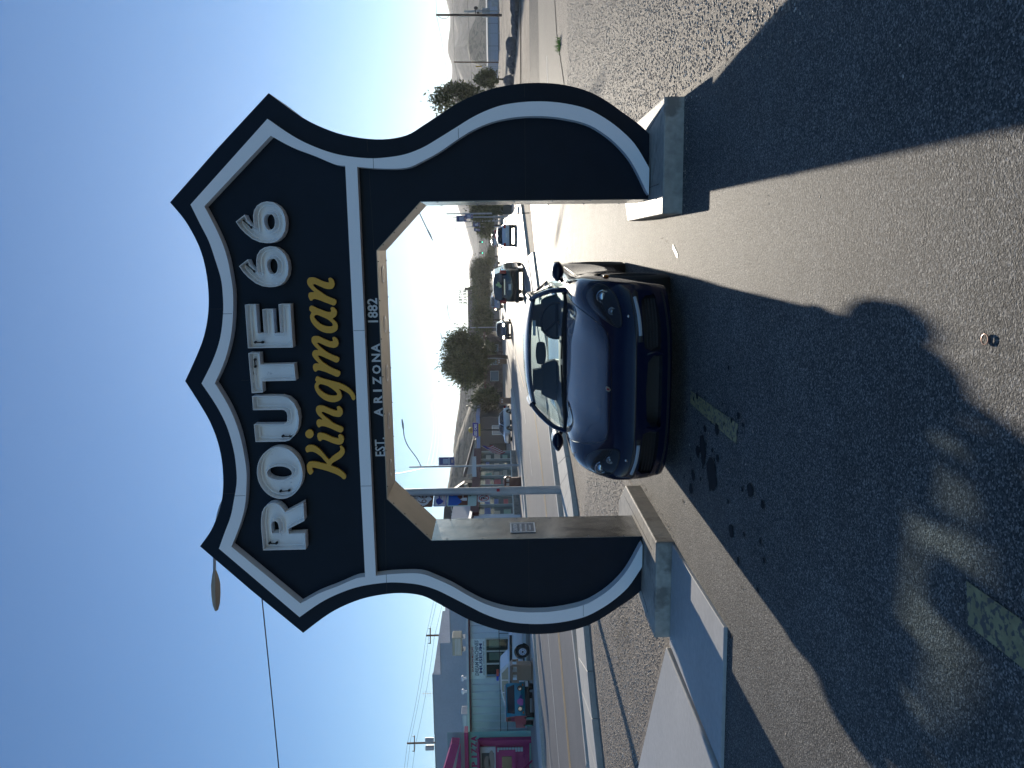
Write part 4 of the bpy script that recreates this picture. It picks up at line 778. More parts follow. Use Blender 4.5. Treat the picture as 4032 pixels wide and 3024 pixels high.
mb = MB(); text_mb(mb, 'AMERICA\'S BYWAYS', 0, -.09, .46, .05, SF(2.99), .0085, .006); mb.build('byway_lettering', PK_, p2_, world=True)
p3_ = plate2('sign_panel', 2.47, .60, .70, MINT_, 'picture panel with blue sky, brown peaks and a small cactus')
dec(p3_, 2.47, [[(-.27, .32), (.27, .32), (.27, .0), (-.27, .0)]], SKYB, 'sky_print', 1)
dec(p3_, 2.47, [[(-.27, .10), (-.14, .0), (-.05, .04), (.08, .12), (.19, .01), (.27, -.06), (.27, -.14), (-.27, -.14)]], BR_, 'mountain_print', 2)
dec(p3_, 2.47, [[(-.10, -.12), (-.10, -.02), (-.04, .05), (.02, -.02), (.02, -.12)]], W_, 'chapel_print', 3)
dec(p3_, 2.47, [[(.13, -.30), (.13, -.22), (.08, -.22), (.08, -.15), (.105, -.15), (.105, -.19), (.13, -.19), (.13, -.13), (.16, -.13), (.16, -.20), (.185, -.20), (.185, -.16), (.21, -.16), (.21, -.23), (.16, -.23), (.16, -.30)]], GN_, 'cactus_print', 3)
p4_ = plate2('sign_panel', 1.945, .30, .29, W_, 'small white no-parking panel with a red barred circle')
C_ = lambda r_, n=24: [(r_*math.cos(2*PI*i/n), r_*math.sin(2*PI*i/n)) for i in range(n)]
mb = MB(); text_mb(mb, 'P', 0, 0, .10, .15, SF(1.945), .0085, .006, bold=.02); mb.build('no_parking_letter', BK_, p4_, world=True)
dec(p4_, 1.945, [C_(.125), list(reversed(C_(.103)))], RD_, 'red_ring', 1); dec(p4_, 1.945, [[(-.085, .072), (-.072, .085), (.085, -.072), (.072, -.085)]], RD_, 'red_bar', 2)
# far street light with its banner, and the others further off
def banner(parent, F, w, h, z, m2=None):
    b = plate(parent, F, w, h, z, flat('banner_blue', (.05, .07, .22)), 'banner', .01); c = plate(b, F, w*.6, h*.32, z+h*.08, flat('banner_pale', (.35, .40, .5)), 'banner_print', .05, d0=-.010, d1=-.006)
    plate(b, F, w*.8, h*.12, z-h*.15, flat('banner_pale', (.35, .40, .5)), 'banner_print', .01, d0=-.010, d1=-.006); plate(b, F, w*.4, h*.14, z-h*.36, flat('banner_tan', (.45, .35, .3)), 'banner_print', .03, d0=-.010, d1=-.006); return b
def street_light(x, y, H, arm, label, ban=None, group='street lights along the road', base=None, r_=.09, cap=True):
    z0 = hz(y) if base is None else base; t = thing('street_light', label, 'street light', (x, y, z0), group=group)
    mb = MB(); mb.tube([(x, y, z0), (x, y, H)], [r_, r_*.6], 12); mb.build('pole', M_pole, t, world=True, smooth=True)
    if arm:
        mb = MB(); mb.tube(smooth_path([(x, y, arm[0])]+list(arm[1]), 3), .035, 6); mb.build('lamp_arm', M_pole, t, world=True, smooth=True)
        a, b = Vector(arm[1][-2]), Vector(arm[1][-1]); mb = MB(); lamp_head(mb, b, (b-a), .9, .16); mb.build('lamp_head', M_pole, t, world=True)
    if ban:
        dx, zt, w, h = ban; F = frame(x+dx, y-.08, 0, R(8)); banner(t, F, w, h, zt)
        mb = MB(); mb.tube([(x, y, zt+h/2+.03), (x+dx+(w/2 if dx > 0 else -w/2), y-.08, zt+h/2+.03)], .012, 5); mb.build('banner_bracket', M_pole, t, world=True)
        mb = MB(); mb.tube([(x, y, zt-h/2-.03), (x+dx+(w/2 if dx > 0 else -w/2), y-.08, zt-h/2-.03)], .012, 5); mb.build('banner_bracket', M_pole, t, world=True)
    return t
t = street_light(-15.95, 55.5, 8.3, (7.4, [(-15.2, 55.3, 7.7), (-14.3, 55.1, 8.25), (-13.6, 55.0, 8.50), (-13.0, 54.9, 8.55)]), 'street light with a blue banner beside the dark red shop front', (.42, 5.5, .62, 1.15), base=.1)
mb = MB(); mb.box(-16.75, -15.2, 55.38, 55.42, 3.3, 3.62); mb.build('blank_plate', M_signback, t, world=True)
mb = MB(); mb.tube(smooth_path([(-15.95, 55.5, 7.35), (-16.05, 55.5, 7.25), (-16.4, 56, 8.2), (-16.9, 57, 9.6)], 4), .02, 5); mb.build('cable', M_pole, t, world=True)
street_light(3.53, 80, 6.6, None, 'tall grey pole with a banner, right behind the dark clipped hedge', (-.5, 5.05, .62, 1.0), r_=.10)
street_light(3.9, 98, 6.9, (6.3, [(3.3, 98, 6.7), (2.2, 98, 6.55), (1.5, 98, 6.0)]), 'street light with arm bent over the road beyond the white sedan', (.1, 4.9, .6, .95))
street_light(4.1, 118, 6.6, None, 'short pole with a small banner, beyond the bent-arm light', (-.5, 4.5, .6, 1.0))
street_light(4.0, 145, 7.4, (7.0, [(3.0, 145, 7.3), (1.5, 145, 6.7)]), 'faint street light with its arm over the road, farthest on the right verge', (-.5, 5.1, .6, 1.1))
street_light(3.0, 49, 7.3, (7.2, [(2.8, 49, 6.6), (1.9, 49, 6.15), (1.35, 49, 5.9)]), 'street light arm just showing inside the right leg of the archway', (.35, 5.0, .6, 1.1), base=.1)
street_light(-11.3, 112, 8.3, (6.0, [(-11.0, 112, 7.0), (-10.2, 112, 8.3), (-9.7, 112, 8.6), (-8.6, 112, 8.75)]), 'street light rising from the left trees, its head above their tops')
street_light(-13.6, 96, 8.1, (6.6, [(-13.2, 96, 7.4), (-12.5, 96, 8.2), (-12.0, 96, 8.5), (-11.1, 96, 8.6)]), 'street light whose arm rises out of the big round tree')
# bike rack and litter bins
t = thing('bike_rack', 'low black bent-tube rack on the sidewalk inside the right leg', 'bike rack', (1.75, 34, .1))
mb = MB(); mb.tube(smooth_path([(1.50, 34, .10), (1.49, 34, .62), (1.54, 34, .70), (2.3, 34, .72), (2.36, 34, .66), (2.36, 34, .10)], 5), .022, 8); mb.build('hoop', M_blk, t, world=True, smooth=True)
for z in (.38, .42): mb = MB(); mb.tube([(1.52, 34.02, z), (2.34, 34.02, z)], .012, 6); mb.build('rail', M_blk, t, world=True)
def bin_(x, y, r_, h, label, m=M_trash, z0=None):
    z0 = hz(y) if z0 is None else z0; t = thing('litter_bin', label, 'litter bin', (x, y, z0), R(12), group='brown litter bins on the far sidewalk')
    mb = MB(); mb.box(-r_*.80, r_*.80, -r_*.8, r_*.8, .05, h*.66); mb.build('bin_body', m, t, bevel=.05)
    mb = MB(); mb.box(-r_, r_, -r_, r_, 0, .05); mb.build('bin_base', m, t, bevel=.015)
    for sx in (-1, 0, 1):
        for sy in (-1, 1): mb = MB(); mb.box(sx*r_*.84-.045, sx*r_*.84+.045, sy*r_*.84-.045, sy*r_*.84+.045, h*.70, h*.88); mb.build('hood_post', m, t)
    mb = MB(); mb.box(-r_*.98, r_*.98, -r_*.98, r_*.98, h*.62, h*.70); mb.build('rim_band', m, t)
    mb = MB(); mb.add(*bent_box(4, 4, 2, lambda a, b, c: (a*r_*(.98-.25*c), (2*b-1)*r_*(.98-.25*c), h*.88+c*h*.12))); mb.build('hood', m, t, smooth=True)
    mb = MB(); mb.box(-r_*.5, r_*.5, -r_*.5, r_*.5, h*.66, h*.86); mb.build('liner', flat('liner_white', (.6, .6, .6)), t); return t
bin_(-19.7, 33.5, .44, 1.10, 'brown litter bin standing in front of the white and black police car', z0=.13)
bin_(-15.6, 50.2, .40, 1.15, 'dark litter bin hidden half behind the light pole, by the stone wall', M_brown, .13)
bin_(-16.9, 85, .42, 1.25, 'brown litter bin alone on the shaded far sidewalk, left of the big tree')
bin_(-14.6, 100, .42, 1.25, 'brown litter bin beside the trunk of the big round tree')
# small brown ring lying on the asphalt, weed, thin cable in the sky
t = MB(); P = [(-.30+.0165*math.cos(a), 2.38+.0165*math.sin(a), .0165) for a in [2*PI*i/24 for i in range(24)]]; t.tube(P+[P[0]], .0024, 6, cap=False)
o = t.build('metal_ring', mat('rusty_ring', (.20, .10, .07), .4, metal=.5), smooth=True); tag(o, 'small rusty ring lying on the sunlit asphalt in the foreground', 'ring')
t = MB()
for i in range(90):
    a = random.uniform(0, 2*PI); r_ = random.uniform(0, .22); x, y = 4.62+r_*math.cos(a), 18.9+r_*math.sin(a); h = random.uniform(.05, .16); b = random.uniform(0, PI)
    t.add([(x-.012*math.cos(b), y-.012*math.sin(b), 0), (x+.012*math.cos(b), y+.012*math.sin(b), 0), (x+random.uniform(-.05, .05), y+random.uniform(-.05, .05), h)], [(0, 1, 2)])
o = t.build('weed', mat('weed_green', (.30, .42, .10), .6)); tag(o, 'small green weed at the edge of the parking lot', 'weed', kind='stuff')
t = MB()
for i in range(420):
    q = random.random(); x, y = random.choice([(-4.5, 8.9), (-5.2, 9.4), (-4.0, 9.5)]); x += random.gauss(0, .28); y += random.gauss(0, .22); h = random.uniform(.02, .07); b = random.uniform(0, PI); lx, ly = random.uniform(-.08, .08), random.uniform(-.08, .08)
    t.add([(x-.004*math.cos(b), y-.004*math.sin(b), 0.012), (x+.004*math.cos(b), y+.004*math.sin(b), .012), (x+lx, y+ly, h)], [(0, 1, 2)])
tag(t.build('dry_grass', mat('dry_straw', (.40, .31, .19), .7)), 'dry straw lying on the gravel behind the left block', 'grass', kind='stuff')
def wire(pts, label, r_=.012, sag=0, group='overhead wires'):
    P = []
    for a, b in zip(pts[:-1], pts[1:]):
        for i in range(12): t_ = i/12; P.append(tuple(a[k]*(1-t_)+b[k]*t_-(sag*4*t_*(1-t_) if k == 2 else 0) for k in range(3)))
    P.append(pts[-1]); mb = MB(); mb.tube(P, r_, 5); o = mb.build('overhead_wire', M_wire); tag(o, label, 'wire', group); return o
wire([(-3.0, 14, 6.30), (-13, 14, 6.05)], 'single black cable crossing the sky left of the archway', .012, .03)
# utility poles beyond the left roofs
def upole(x, y, z0, z1, label, arms=(), cans=0, r_=.13):
    t = thing('utility_pole', label, 'utility pole', (x, y, z0), group='wooden utility poles'); mb = MB(); mb.tube([(x, y, z0), (x, y, z1)], [r_, r_*.75], 10); mb.build('pole', M_wood, t, world=True, smooth=True)
    for z, w in arms:
        mb = MB(); mb.box(x-w, x+w, y-.14, y-.05, z-.05, z+.05, rot=.5); mb.build('crossarm', M_wood, t, world=True)
        for k in (-.9, 0, .9): mb = MB(); mb.cyl((x+k*w*.88, y-.1+k*w*.48, z+.05), (x+k*w*.88, y-.1+k*w*.48, z+.22), .05, .03, 8); mb.build('insulator', M_dark, t, world=True, smooth=True)
    for k in range(cans): mb = MB(); mb.cyl((x+(-.45, .45)[k % 2], y-.2, z1-2.9), (x+(-.45, .45)[k % 2], y-.2, z1-2.0), .28, n=12); mb.build('transformer', M_pole, t, world=True, smooth=True)
    return t
upole(-39.86, 75, 0, 9.55, 'wooden utility pole rising behind the rooftop cooler', [(9.1, .8)])
upole(-52.3, 75, 0, 12.0, 'wooden utility pole with transformer cans beyond the grey building', [(11.2, .8)], 2)
for k, (dz, dx) in enumerate(((9.55, .0), (9.2, .4), (8.7, -.2))):
    wire([(-70, 72, dz+5.5), (-52.3+dx, 75, dz+2.4), (-39.86+dx, 75, dz), (-24, 80, dz-3.4-k*.2), (-12, 95, dz-3.6)], ('top', 'middle', 'lowest')[k]+' of three wires between the wooden poles on the left', .014, .15)
for k in range(3): wire([(-15.9, 55.5, 7.0-.3*k), (-18, 90, 9.6-.2*k), (-22, 160, 12-.3*k)], ('top', 'middle', 'lowest')[k]+' of three thin wires running back from the banner light', .012, .4)
for k in range(2): wire([(4.0, 98, 6.5+.4*k), (-9, 170, 12.5+.5*k), (-26, 240, 17+.5*k)], ('lower', 'upper')[k]+' wire over the road near the hotel sign', .018, .5)
# ---------------------------------------------------------------- right side: boulders, yard, power pole
M_rock = mat('boulder_rock', (.20, .16, .145), .85, noise=(1.5, .25, 8.), bump=[('n', 3., .08), ('n', 12., .03)])
rk = [(13.88, 47.4, .75, .62, 'wide dark boulder nearest the right edge'), (13.6, 49.6, .55, .55, 'square boulder second from the right edge'), (13.5, 51.6, .62, .48, 'long low boulder with a peaked top'), (13.3, 54.4, .72, .8, 'largest grey boulder in the middle of the row'), (13.3, 56.6, .42, .42, 'pale small boulder beside the largest one'), (13.1, 58.2, .5, .68, 'blue-grey boulder with a bright edge'), (13.1, 60.2, .45, .5, 'brownish rounded boulder'), (12.7, 62.6, .62, .9, 'tall boulder near the archway edge'), (12.6, 64.5, .5, .6, 'brown boulder leaning against the tall one'), (12.2, 66.5, .6, .7, 'boulder half hidden by the archway')]
for x, y, r_, h, lab in rk:
    mb = MB(); mb.blob((0, 0, h*.42), r_, r_*.8, h*.55, 10, 7, .16); o = mb.build('boulder', M_rock); o.location = (x, y, hz(y)-.05); o.rotation_euler = (0, 0, random.uniform(0, 3)); tag(o, lab+' of the line of rocks', 'boulder', 'boulders along the dirt yard')
strip('dirt_bank', [(9, 46), (10.6, 60), (11, 75)], [(40, 38), (40, 60), (40, 75)], .05, mat('tan_dirt', (.26, .20, .15), .9, noise=(.8, .2, 5.), bump=[('n', 10., .05)]), 4)
t = thing('utility_pole', 'dark wooden power pole at the right edge with a curled jumper wire at its top', 'utility pole', (28.0, 100, .7), group='wooden utility poles')
mb = MB(); mb.tube([(27.97, 100, .4), (28.06, 100, 8.45)], [.16, .12], 12); mb.build('pole', mat('dark_pole', (.05, .03, .025), .8), t, world=True, smooth=True)
mb = MB(); mb.tube(smooth_path([(28.0, 99.9, 8.3), (27.7, 99.9, 7.9), (27.6, 99.9, 7.4), (27.75, 99.9, 7.0), (27.9, 99.9, 6.95)], 5), .03, 6); mb.build('jumper_wire', M_wire, t, world=True)
mb = MB(); mb.cyl((28.0, 99.7, 3.6), (28.55, 99.6, 3.7), .05, n=6); mb.blob((28.7, 99.6, 3.6), .22, .2, .25, 8, 6); mb.blob((28.2, 99.7, 3.35), .13, .13, .16, 8, 6); mb.build('flood_lamp', M_dark, t, world=True)
t = thing('utility_pole', 'slim distant pole left of the dark power pole', 'utility pole', (26.6, 118, .8), group='wooden utility poles'); mb = MB(); mb.tube([(26.6, 118, .5), (26.7, 118, 7.3)], .09, 8); mb.build('pole', M_wood, t, world=True)
t = thing('equipment_rack', 'grey electrical cabinet and racks beside the dark power pole', 'cabinet', (29.5, 104, .8))
for a, b, c, d, nm in ((28.9, 29.9, 1.9, 2.9, 'cabinet'), (29.0, 29.12, .7, 6.0, 'mast'), (29.5, 29.62, .7, 5.2, 'mast'), (30.2, 30.7, .9, 1.7, 'cabinet')): mb = MB(); mb.box(a, b, 103.8, 104.2, c, d); mb.build(nm, M_pole, t, world=True)
wire([(60, 90, 9.6), (28.06, 100, 8.4), (14, 112, 7.6), (3.9, 130, 6.6)], 'top wire of the dark power pole on the right', .02, .5)
wire([(60, 96, 7.4), (26.7, 118, 7.2), (14, 125, 6.2)], 'lower wire over the hills on the right', .02, .3); wire([(55, 100, 6.0), (14, 120, 4.6)], 'lowest wire over the hills on the right', .02, .3)
t = thing('warehouse', 'long low white warehouse on the right below the hills', 'building', (33, 122, .9))
mb = MB(); mb.box(27.4, 60, 120, 134, .6, 2.35); mb.build('wall', flat('pale_wall', (.5, .52, .58)), t, world=True)
mb = MB(); mb.add([(27.1, 119.6, 2.35), (60.4, 119.6, 2.35), (60.4, 134.4, 2.35), (27.1, 134.4, 2.35), (27.1, 127, 2.62), (60.4, 127, 2.62)], [(0, 1, 5, 4), (2, 3, 4, 5), (0, 4, 3), (1, 2, 5), (0, 3, 2, 1)]); mb.build('roof', flat('pale_roof', (.6, .58, .52)), t, world=True)
for k in range(9): mb = MB(); mb.box(29.3+3.1*k, 29.38+3.1*k, 119.94, 119.99, .7, 2.3); mb.build('wall_rib', flat('rib_grey', (.33, .34, .38)), t, world=True)
t = thing('chain_link_fence', 'wire fence on thin posts in front of the white warehouse', 'fence', (24, 108, .75), group=None)
for k in range(14): mb = MB(); x = 17+k*2.2; mb.cyl((x, 108, .6), (x, 108, 2.0), .03, n=6); mb.build('post', M_pole, t, world=True)
for z in (1.95, 1.3, .85): mb = MB(); mb.tube([(17, 108, z), (46, 108, z)], .012, 4); mb.build('rail', M_pole, t, world=True)
t = thing('marker_post', 'thin post with a small orange panel before the hills on the right', 'sign', (24.28, 110, .8)); mb = MB(); mb.cyl((24.28, 110, .6), (24.28, 110, 3.95), .03, n=6); mb.build('post', M_pole, t, world=True); mb = MB(); mb.box(24.2, 24.36, 109.9, 109.93, 3.15, 3.95); mb.build('panel', flat('sign_orange', (.55, .33, .05)), t, world=True)
t = thing('traffic_lights', 'span of hanging traffic lights far down the road', 'traffic lights', (0, 190, 1.0))
mb = MB(); mb.tube([(-9.5, 190, 6.4), (-2, 190, 5.9), (8, 190, 6.4)], .03, 5); mb.build('span_wire', M_wire, t, world=True)
for x in (-5.5, -3.2, -1.0, 1.6):
    mb = MB(); mb.box(x-.2, x+.2, 189.8, 190.1, 4.75, 5.85); s_ = mb.build('signal_head', M_dark, t, world=True)
    if x in (-1.0, 1.6): mb = MB(); mb.cyl((x, 189.79, 4.98), (x, 189.74, 4.98), .14, n=10); mb.build('green_lens', mat('green_signal', (.02, .5, .3), .3, emit=((.1, 1, .6), 1.5)), s_, world=True)
for x in (-9.5, 8): mb = MB(); mb.cyl((x, 190, .9), (x, 190, 6.8), .1, n=8); mb.build('post', M_pole, t, world=True)
t = thing('planter', 'dark clipped hedge in a box behind the right leg, beside the road', 'hedge', (4.9, 75, .15))
mb = MB(); mb.box(3.2, 8.2, 74.6, 76.6, .1, .85); mb.build('planter_box', flat('planter_dark', (.09, .08, .06)), t, world=True)
for a, b, c in ((1.9, 3.3, 2.2), (2.2, 3.0, 3.0), (1.6, 3.7, 3.4)): mb = MB(); mb.tube(smooth_path([(b, 75.2, .3), (b+.15, 75.2, .9), (b+.7, 75.2, 1.25)], 4), .03, 6); mb.build('bent_rail', M_pole, t, world=True); break
# ---------------------------------------------------------------- buildings on the far side of the street
M_corr = mat('painted_steel', (.60, .66, .74), .5, noise=(1.5, .06))
A5 = math.atan2(.16, .987)
mus = thing('museum_building', 'long low building of pale ribbed steel with a museum sign board over its windows', 'building', (-26, 44.2, 0))
def FM(u, v, d=0): return (-29.68+u*.987-d*.16, 43.41+u*.16+d*.987, v)      # u runs right along the facade
def fbox(mb, u0, u1, d0, d1, v0, v1):
    p = [FM(u, v, d) for v in (v0, v1) for u, d in ((u0, d0), (u1, d0), (u1, d1), (u0, d1))]
    return mb.add(p, [(3, 2, 1, 0), (4, 5, 6, 7), (0, 1, 5, 4), (1, 2, 6, 5), (2, 3, 7, 6), (3, 0, 4, 7)])
WL = [(-6, 3.42), (5.93, 9.5), (10.5, 15)]
mb = MB(); fbox(mb, -6, 3.42, 0, .3, 0, 3.55); fbox(mb, 5.93, 12, 0, .3, 0, 3.55); fbox(mb, 3.42, 5.93, 0, .3, 2.62, 3.55); fbox(mb, 3.42, 5.93, 0, .3, 0, 1.05); fbox(mb, -6, -5.7, .3, 9, 0, 3.5); fbox(mb, 11.7, 12, .3, 9, 0, 3.5)
mb.build('wall', M_corr, mus, world=True)
u = -5.8
while u < 11.9:
    if not 3.3 < u < 6.0:
        mb = MB(); vs = [FM(u+e, z, d) for z in (0, 3.5) for e, d in ((0, 0), (.03, -.09), (.09, -.09), (.12, 0))]; mb.add(vs, [(0, 1, 5, 4), (1, 2, 6, 5), (2, 3, 7, 6)]); mb.build('wall_rib', M_corr, mus, world=True)
    u += .46
mb = MB(); fbox(mb, -6.2, 12.3, -.35, 9.4, 3.62, 3.80); mb.build('roof', flat('roof_white', (.55, .57, .60)), mus, world=True)
mb = MB(); fbox(mb, -6.2, 12.3, -.37, -.33, 3.55, 3.66); mb.build('gutter', flat('maroon_trim', (.10, .02, .03)), mus, world=True)
sb = MB(); fbox(sb, 3.42, 5.92, -.06, -.01, 2.64, 3.58); sbo = sb.build('sign_board', flat('board_white', (.80, .84, .88)), mus, world=True, label='white museum sign board lettered in red and navy')
SFm = lambda u, v, d: FM(u, v, -.065+d)
def lettering(parent, s_, u, v, w, h, m, F=SFm, **k): mb = MB(); text_mb(mb, s_, u, v, w, h, F, -.004, 0, **k); return mb.build('lettering', m, parent, world=True)
NV = flat('letter_navy', (.02, .05, .20)); lettering(sbo, 'DUNTON MOTORS', 4.65, 3.43, 1.55, .115, RD_, bold=.02); lettering(sbo, 'DREAM MACHINES', 4.72, 3.17, 2.2, .24, flat('letter_grey', (.16, .20, .26)), bold=.025, shear=.15); lettering(sbo, 'Home of Family', 4.8, 3.335, .9, .05, BK_); lettering(sbo, 'MUSEUM', 4.7, 2.92, 1.85, .19, NV, bold=.03); lettering(sbo, 'NOSTALGIC CONSIGNMENT GIFT SHOP', 4.7, 2.73, 2.1, .085, BK_)
mb = MB(); fbox(mb, 3.42, 5.93, .6, .62, 1.05, 2.62); mb.build('room_back', flat('room_dark', (.05, .055, .05)), mus, world=True)
for i, (a, b) in enumerate(((3.5, 4.27), (4.36, 5.06), (5.14, 5.85))):
    mb = MB(); fbox(mb, a-.05, a, -.02, .06, 1.05, 2.62); fbox(mb, b, b+.05, -.02, .06, 1.05, 2.62); fbox(mb, a, b, -.02, .06, 2.56, 2.62); fbox(mb, a, b, -.02, .06, 1.05, 1.10); wf = mb.build('window_frame', flat('frame_pale', (.58, .62, .62)), mus, world=True)
    mb = MB(); fbox(mb, a, b, .02, .025, 1.10, 2.56); mb.build('pane', M_glass, wf, world=True)
    if i: mb = MB(); fbox(mb, a+.15, b-.1, .10, .12, 1.5+.1*i, 2.4); mb.build('poster', flat('poster_green', (.30, .36, .28)), wf, world=True)
for z in (.72, 1.15):
    mb = MB(); mb.tube([FM(-6, z+.6, -.9), FM(3, z+.6, -.9)] if z > 1 else [FM(-6, z+.6, -.9), FM(1.6, z+.6, -.9)], .02, 5); mb.build('hand_rail', M_dark, mus, world=True)
mb = MB(); mb.tube([FM(3, 1.75, -.9), FM(12, 1.78, -.9)], .02, 5); mb.build('hand_rail', M_dark, mus, world=True)
mb = MB()
for u in (0.3, 3, 6.5, 9.5): mb = MB(); mb.tube([FM(u, 0, -.9), FM(u, 1.77, -.9)], .02, 5); mb.build('rail_post', M_dark, mus, world=True)
def cooler(x, y, z, w, h, label, m): 
    t = thing('rooftop_cooler', label, 'cooler', (x, y, z), group='rooftop units on the museum building'); mb = MB(); mb.box(x-w/2, x+w/2, y-.5, y+.5, z+.14, z+h); b = mb.build('housing', m, t, world=True, bevel=.03)
    for k in range(4): mb = MB(); mb.box(x-w/2+.08, x+w/2-.08, y-.515, y-.5, z+.25+k*(h-.4)/4, z+.30+k*(h-.4)/4); mb.build('louvre', M_signback, b, world=True)
    for sx in (-1, 1): mb = MB(); mb.box(x+sx*w*.35-.04, x+sx*w*.35+.04, y-.3, y+.3, z-.1, z+.15); mb.build('foot', M_pole, t, world=True)
cooler(-27.2, 50, 4.25, 1.35, .80, 'tan rooftop cooler standing highest on the museum roof', flat('cooler_tan', (.36, .34, .26)))
cooler(-33.1, 50, 3.95, 1.5, .60, 'low grey louvred unit on the museum roof beside the mint wall', flat('cooler_grey', (.32, .36, .40)))
for x, lab in ((-29.3, 'white capped vent pipe on the museum roof'), (-30.3, 'short white vent stub on the museum roof')):
    t = thing('roof_vent', lab, 'vent', (x, 49, 3.8)); mb = MB(); mb.cyl((x, 49, 3.7), (x, 49, 4.3), .09, n=10); mb.build('pipe', W_, t, world=True); mb = MB(); mb.blob((x, 49, 4.36), .2, .2, .12, 10, 6); mb.build('cap', W_, t, world=True)
# big grey building behind it with a stepped parapet
gb = thing('grey_building', 'tall plain grey stucco building with a stepped parapet behind the museum', 'building', (-40, 66, 0)); M_stuc = mat('grey_stucco', (.46, .49, .54), .8, noise=(.6, .05, 5.), bump=[('n', 20., .006)])
for a, b, z, y in ((-33.7, -24, 6.03, 62), (-36.65, -33.7, 6.95, 62), (-42.35, -36.65, 7.68, 62), (-60, -42.35, 7.72, 62.6)):
    mb = MB(); mb.box(a, b, y, y+12, 0, z); w_ = mb.build('wall', M_stuc, gb, world=True); mb = MB(); mb.box(a, b, y-.05, y+.3, z, z+.07); mb.build('coping', flat('coping_grey', (.38, .40, .44)), gb, world=True)
t = thing('roof_antenna', 'spindly antenna on the grey parapet', 'antenna', (-38.5, 62.1, 7.7)); mb = MB(); mb.cyl((-38.5, 62.1, 7.7), (-38.5, 62.1, 8.7), .02, n=5); mb.build('mast', M_pole, t, world=True)
for k in range(4): mb = MB(); mb.tube([(-38.8, 62.1, 8.0+.2*k), (-38.2, 62.1, 8.0+.2*k)], .012, 4); mb.build('rod', M_pole, t, world=True)
# pizza place
M_mint = mat('mint_wall', (.22, .48, .44), .7, noise=(.8, .06)); M_mag = mat('magenta_wood', (.42, .03, .15), .55, noise=(3., .10)); M_mag2 = mat('magenta_panel', (.36, .026, .13), .6)
pz = thing('pizza_shop', 'mint green and magenta pizza shop at the left edge with a gabled magenta porch', 'shop', (-28, 37.5, 0))
mb = MB(); mb.prism([[(-25.56, 37.5), (-40, 37.5), (-40, 44), (-31.0, 44)]], lambda u, v, d: (u, v, d), 0, 4.6); mb.build('wall', M_mint, pz, world=True)
mb = MB(); mb.box(-36, -25.2, 36.9, 37.48, 3.46, 3.66); mb.build('fascia_board', M_mag, pz, world=True)
mb = MB(); mb.prism([[(-25.35, 3.88), (-25.30, 4.28), (-31, 5.95), (-36.5, 4.25), (-36.5, 3.85), (-31, 5.45)]], XZ(36.2), 0, .5); mb.build('gable', M_mag, pz, world=True)
mb = MB(); mb.prism([[(-25.5, 3.84), (-31, 3.84), (-31, 4.12), (-27, 4.12)]], XZ(36.3), 0, .25); mb.build('gable_beam', M_mag, pz, world=True)
PF = lambda u, v, d: (u, 37.485+d, v)
for i, ch in enumerate('AZZIP'): mb = MB(); text_mb(mb, ch, -25.95-.36*i-(.10 if i > 3 else 0), 3.18, .30 if ch != 'I' else .10, .30, PF, -.03, 0, bold=.03); mb.build('shop_letter', M_mag, pz, world=True, label='magenta letter '+ch)
mb = MB(); mb.box(-36, -25.95, 36.3, 37.45, 2.86, 2.98); mb.box(-26.10, -25.9, 37.2, 37.47, .1, 2.9); mb.box(-36, -25.95, 37.38, 37.46, 0.2, 2.86); mb.build('porch_front', M_mag2, pz, world=True)
mb = MB(); mb.box(-28.6, -26.35, 37.3, 37.36, 2.02, 2.84); po = mb.build('menu_board', flat('menu_white', (.55, .58, .6)), pz, world=True, label='picture board with a pizza')
mb = MB(); mb.box(-28.5, -26.7, 37.28, 37.297, 2.1, 2.76); mb.build('picture_ground', flat('slate', (.06, .08, .09)), po, world=True)
for cx_, cz_, ra, rb, nm in ((-27.3, 2.48, .45, .16, 'pizza_print'), (-27.15, 2.24, .62, .17, 'pizza_print')): mb = MB(); mb.prism([[(cx_+ra*math.cos(a), cz_+rb*math.sin(a)) for a in [2*PI*i/18 for i in range(18)]]], XZ(0), 37.262, 37.276); mb.build(nm, flat('pizza_pale', (.34, .28, .24), ), po, world=True)
mb = MB(); mb.box(-29, -26.5, 37.2, 37.29, .95, 1.85); wf = mb.build('window_frame', M_mag, pz, world=True); mb = MB(); mb.box(-28.9, -26.85, 37.18, 37.195, 1.15, 1.68); mb.build('pane', mat('dark_glass', (.03, .035, .04), .08, spec=.8), wf, world=True)
for k in range(9): mb = MB(); mb.box(-26.62, -26.38, 37.24, 37.30, .55+.155*k, .68+.155*k); mb.build('glass_block', flat('block_glass', (.35, .45, .46), .3), pz, world=True)
pt = thing('picnic_table', 'magenta picnic table on the pavement before the pizza shop', 'table', (-27.0, 35.0, .1))
mb = MB(); mb.box(-28.4, -25.9, 34.7, 35.5, .84, .90); mb.build('table_top', M_mag, pt, world=True, bevel=.01)
for y in (34.2, 35.9): mb = MB(); mb.box(-28.4, -25.9, y-.14, y+.14, .50, .55); mb.build('seat', M_mag, pt, world=True)
for x in (-28.1, -26.2):
    for a, b in ((34.25, 35.35), (35.9, 34.85)): mb = MB(); mb.tube([(x, a, .12), (x, b, .86)], .05, 4); mb.build('leg', M_mag, pt, world=True)
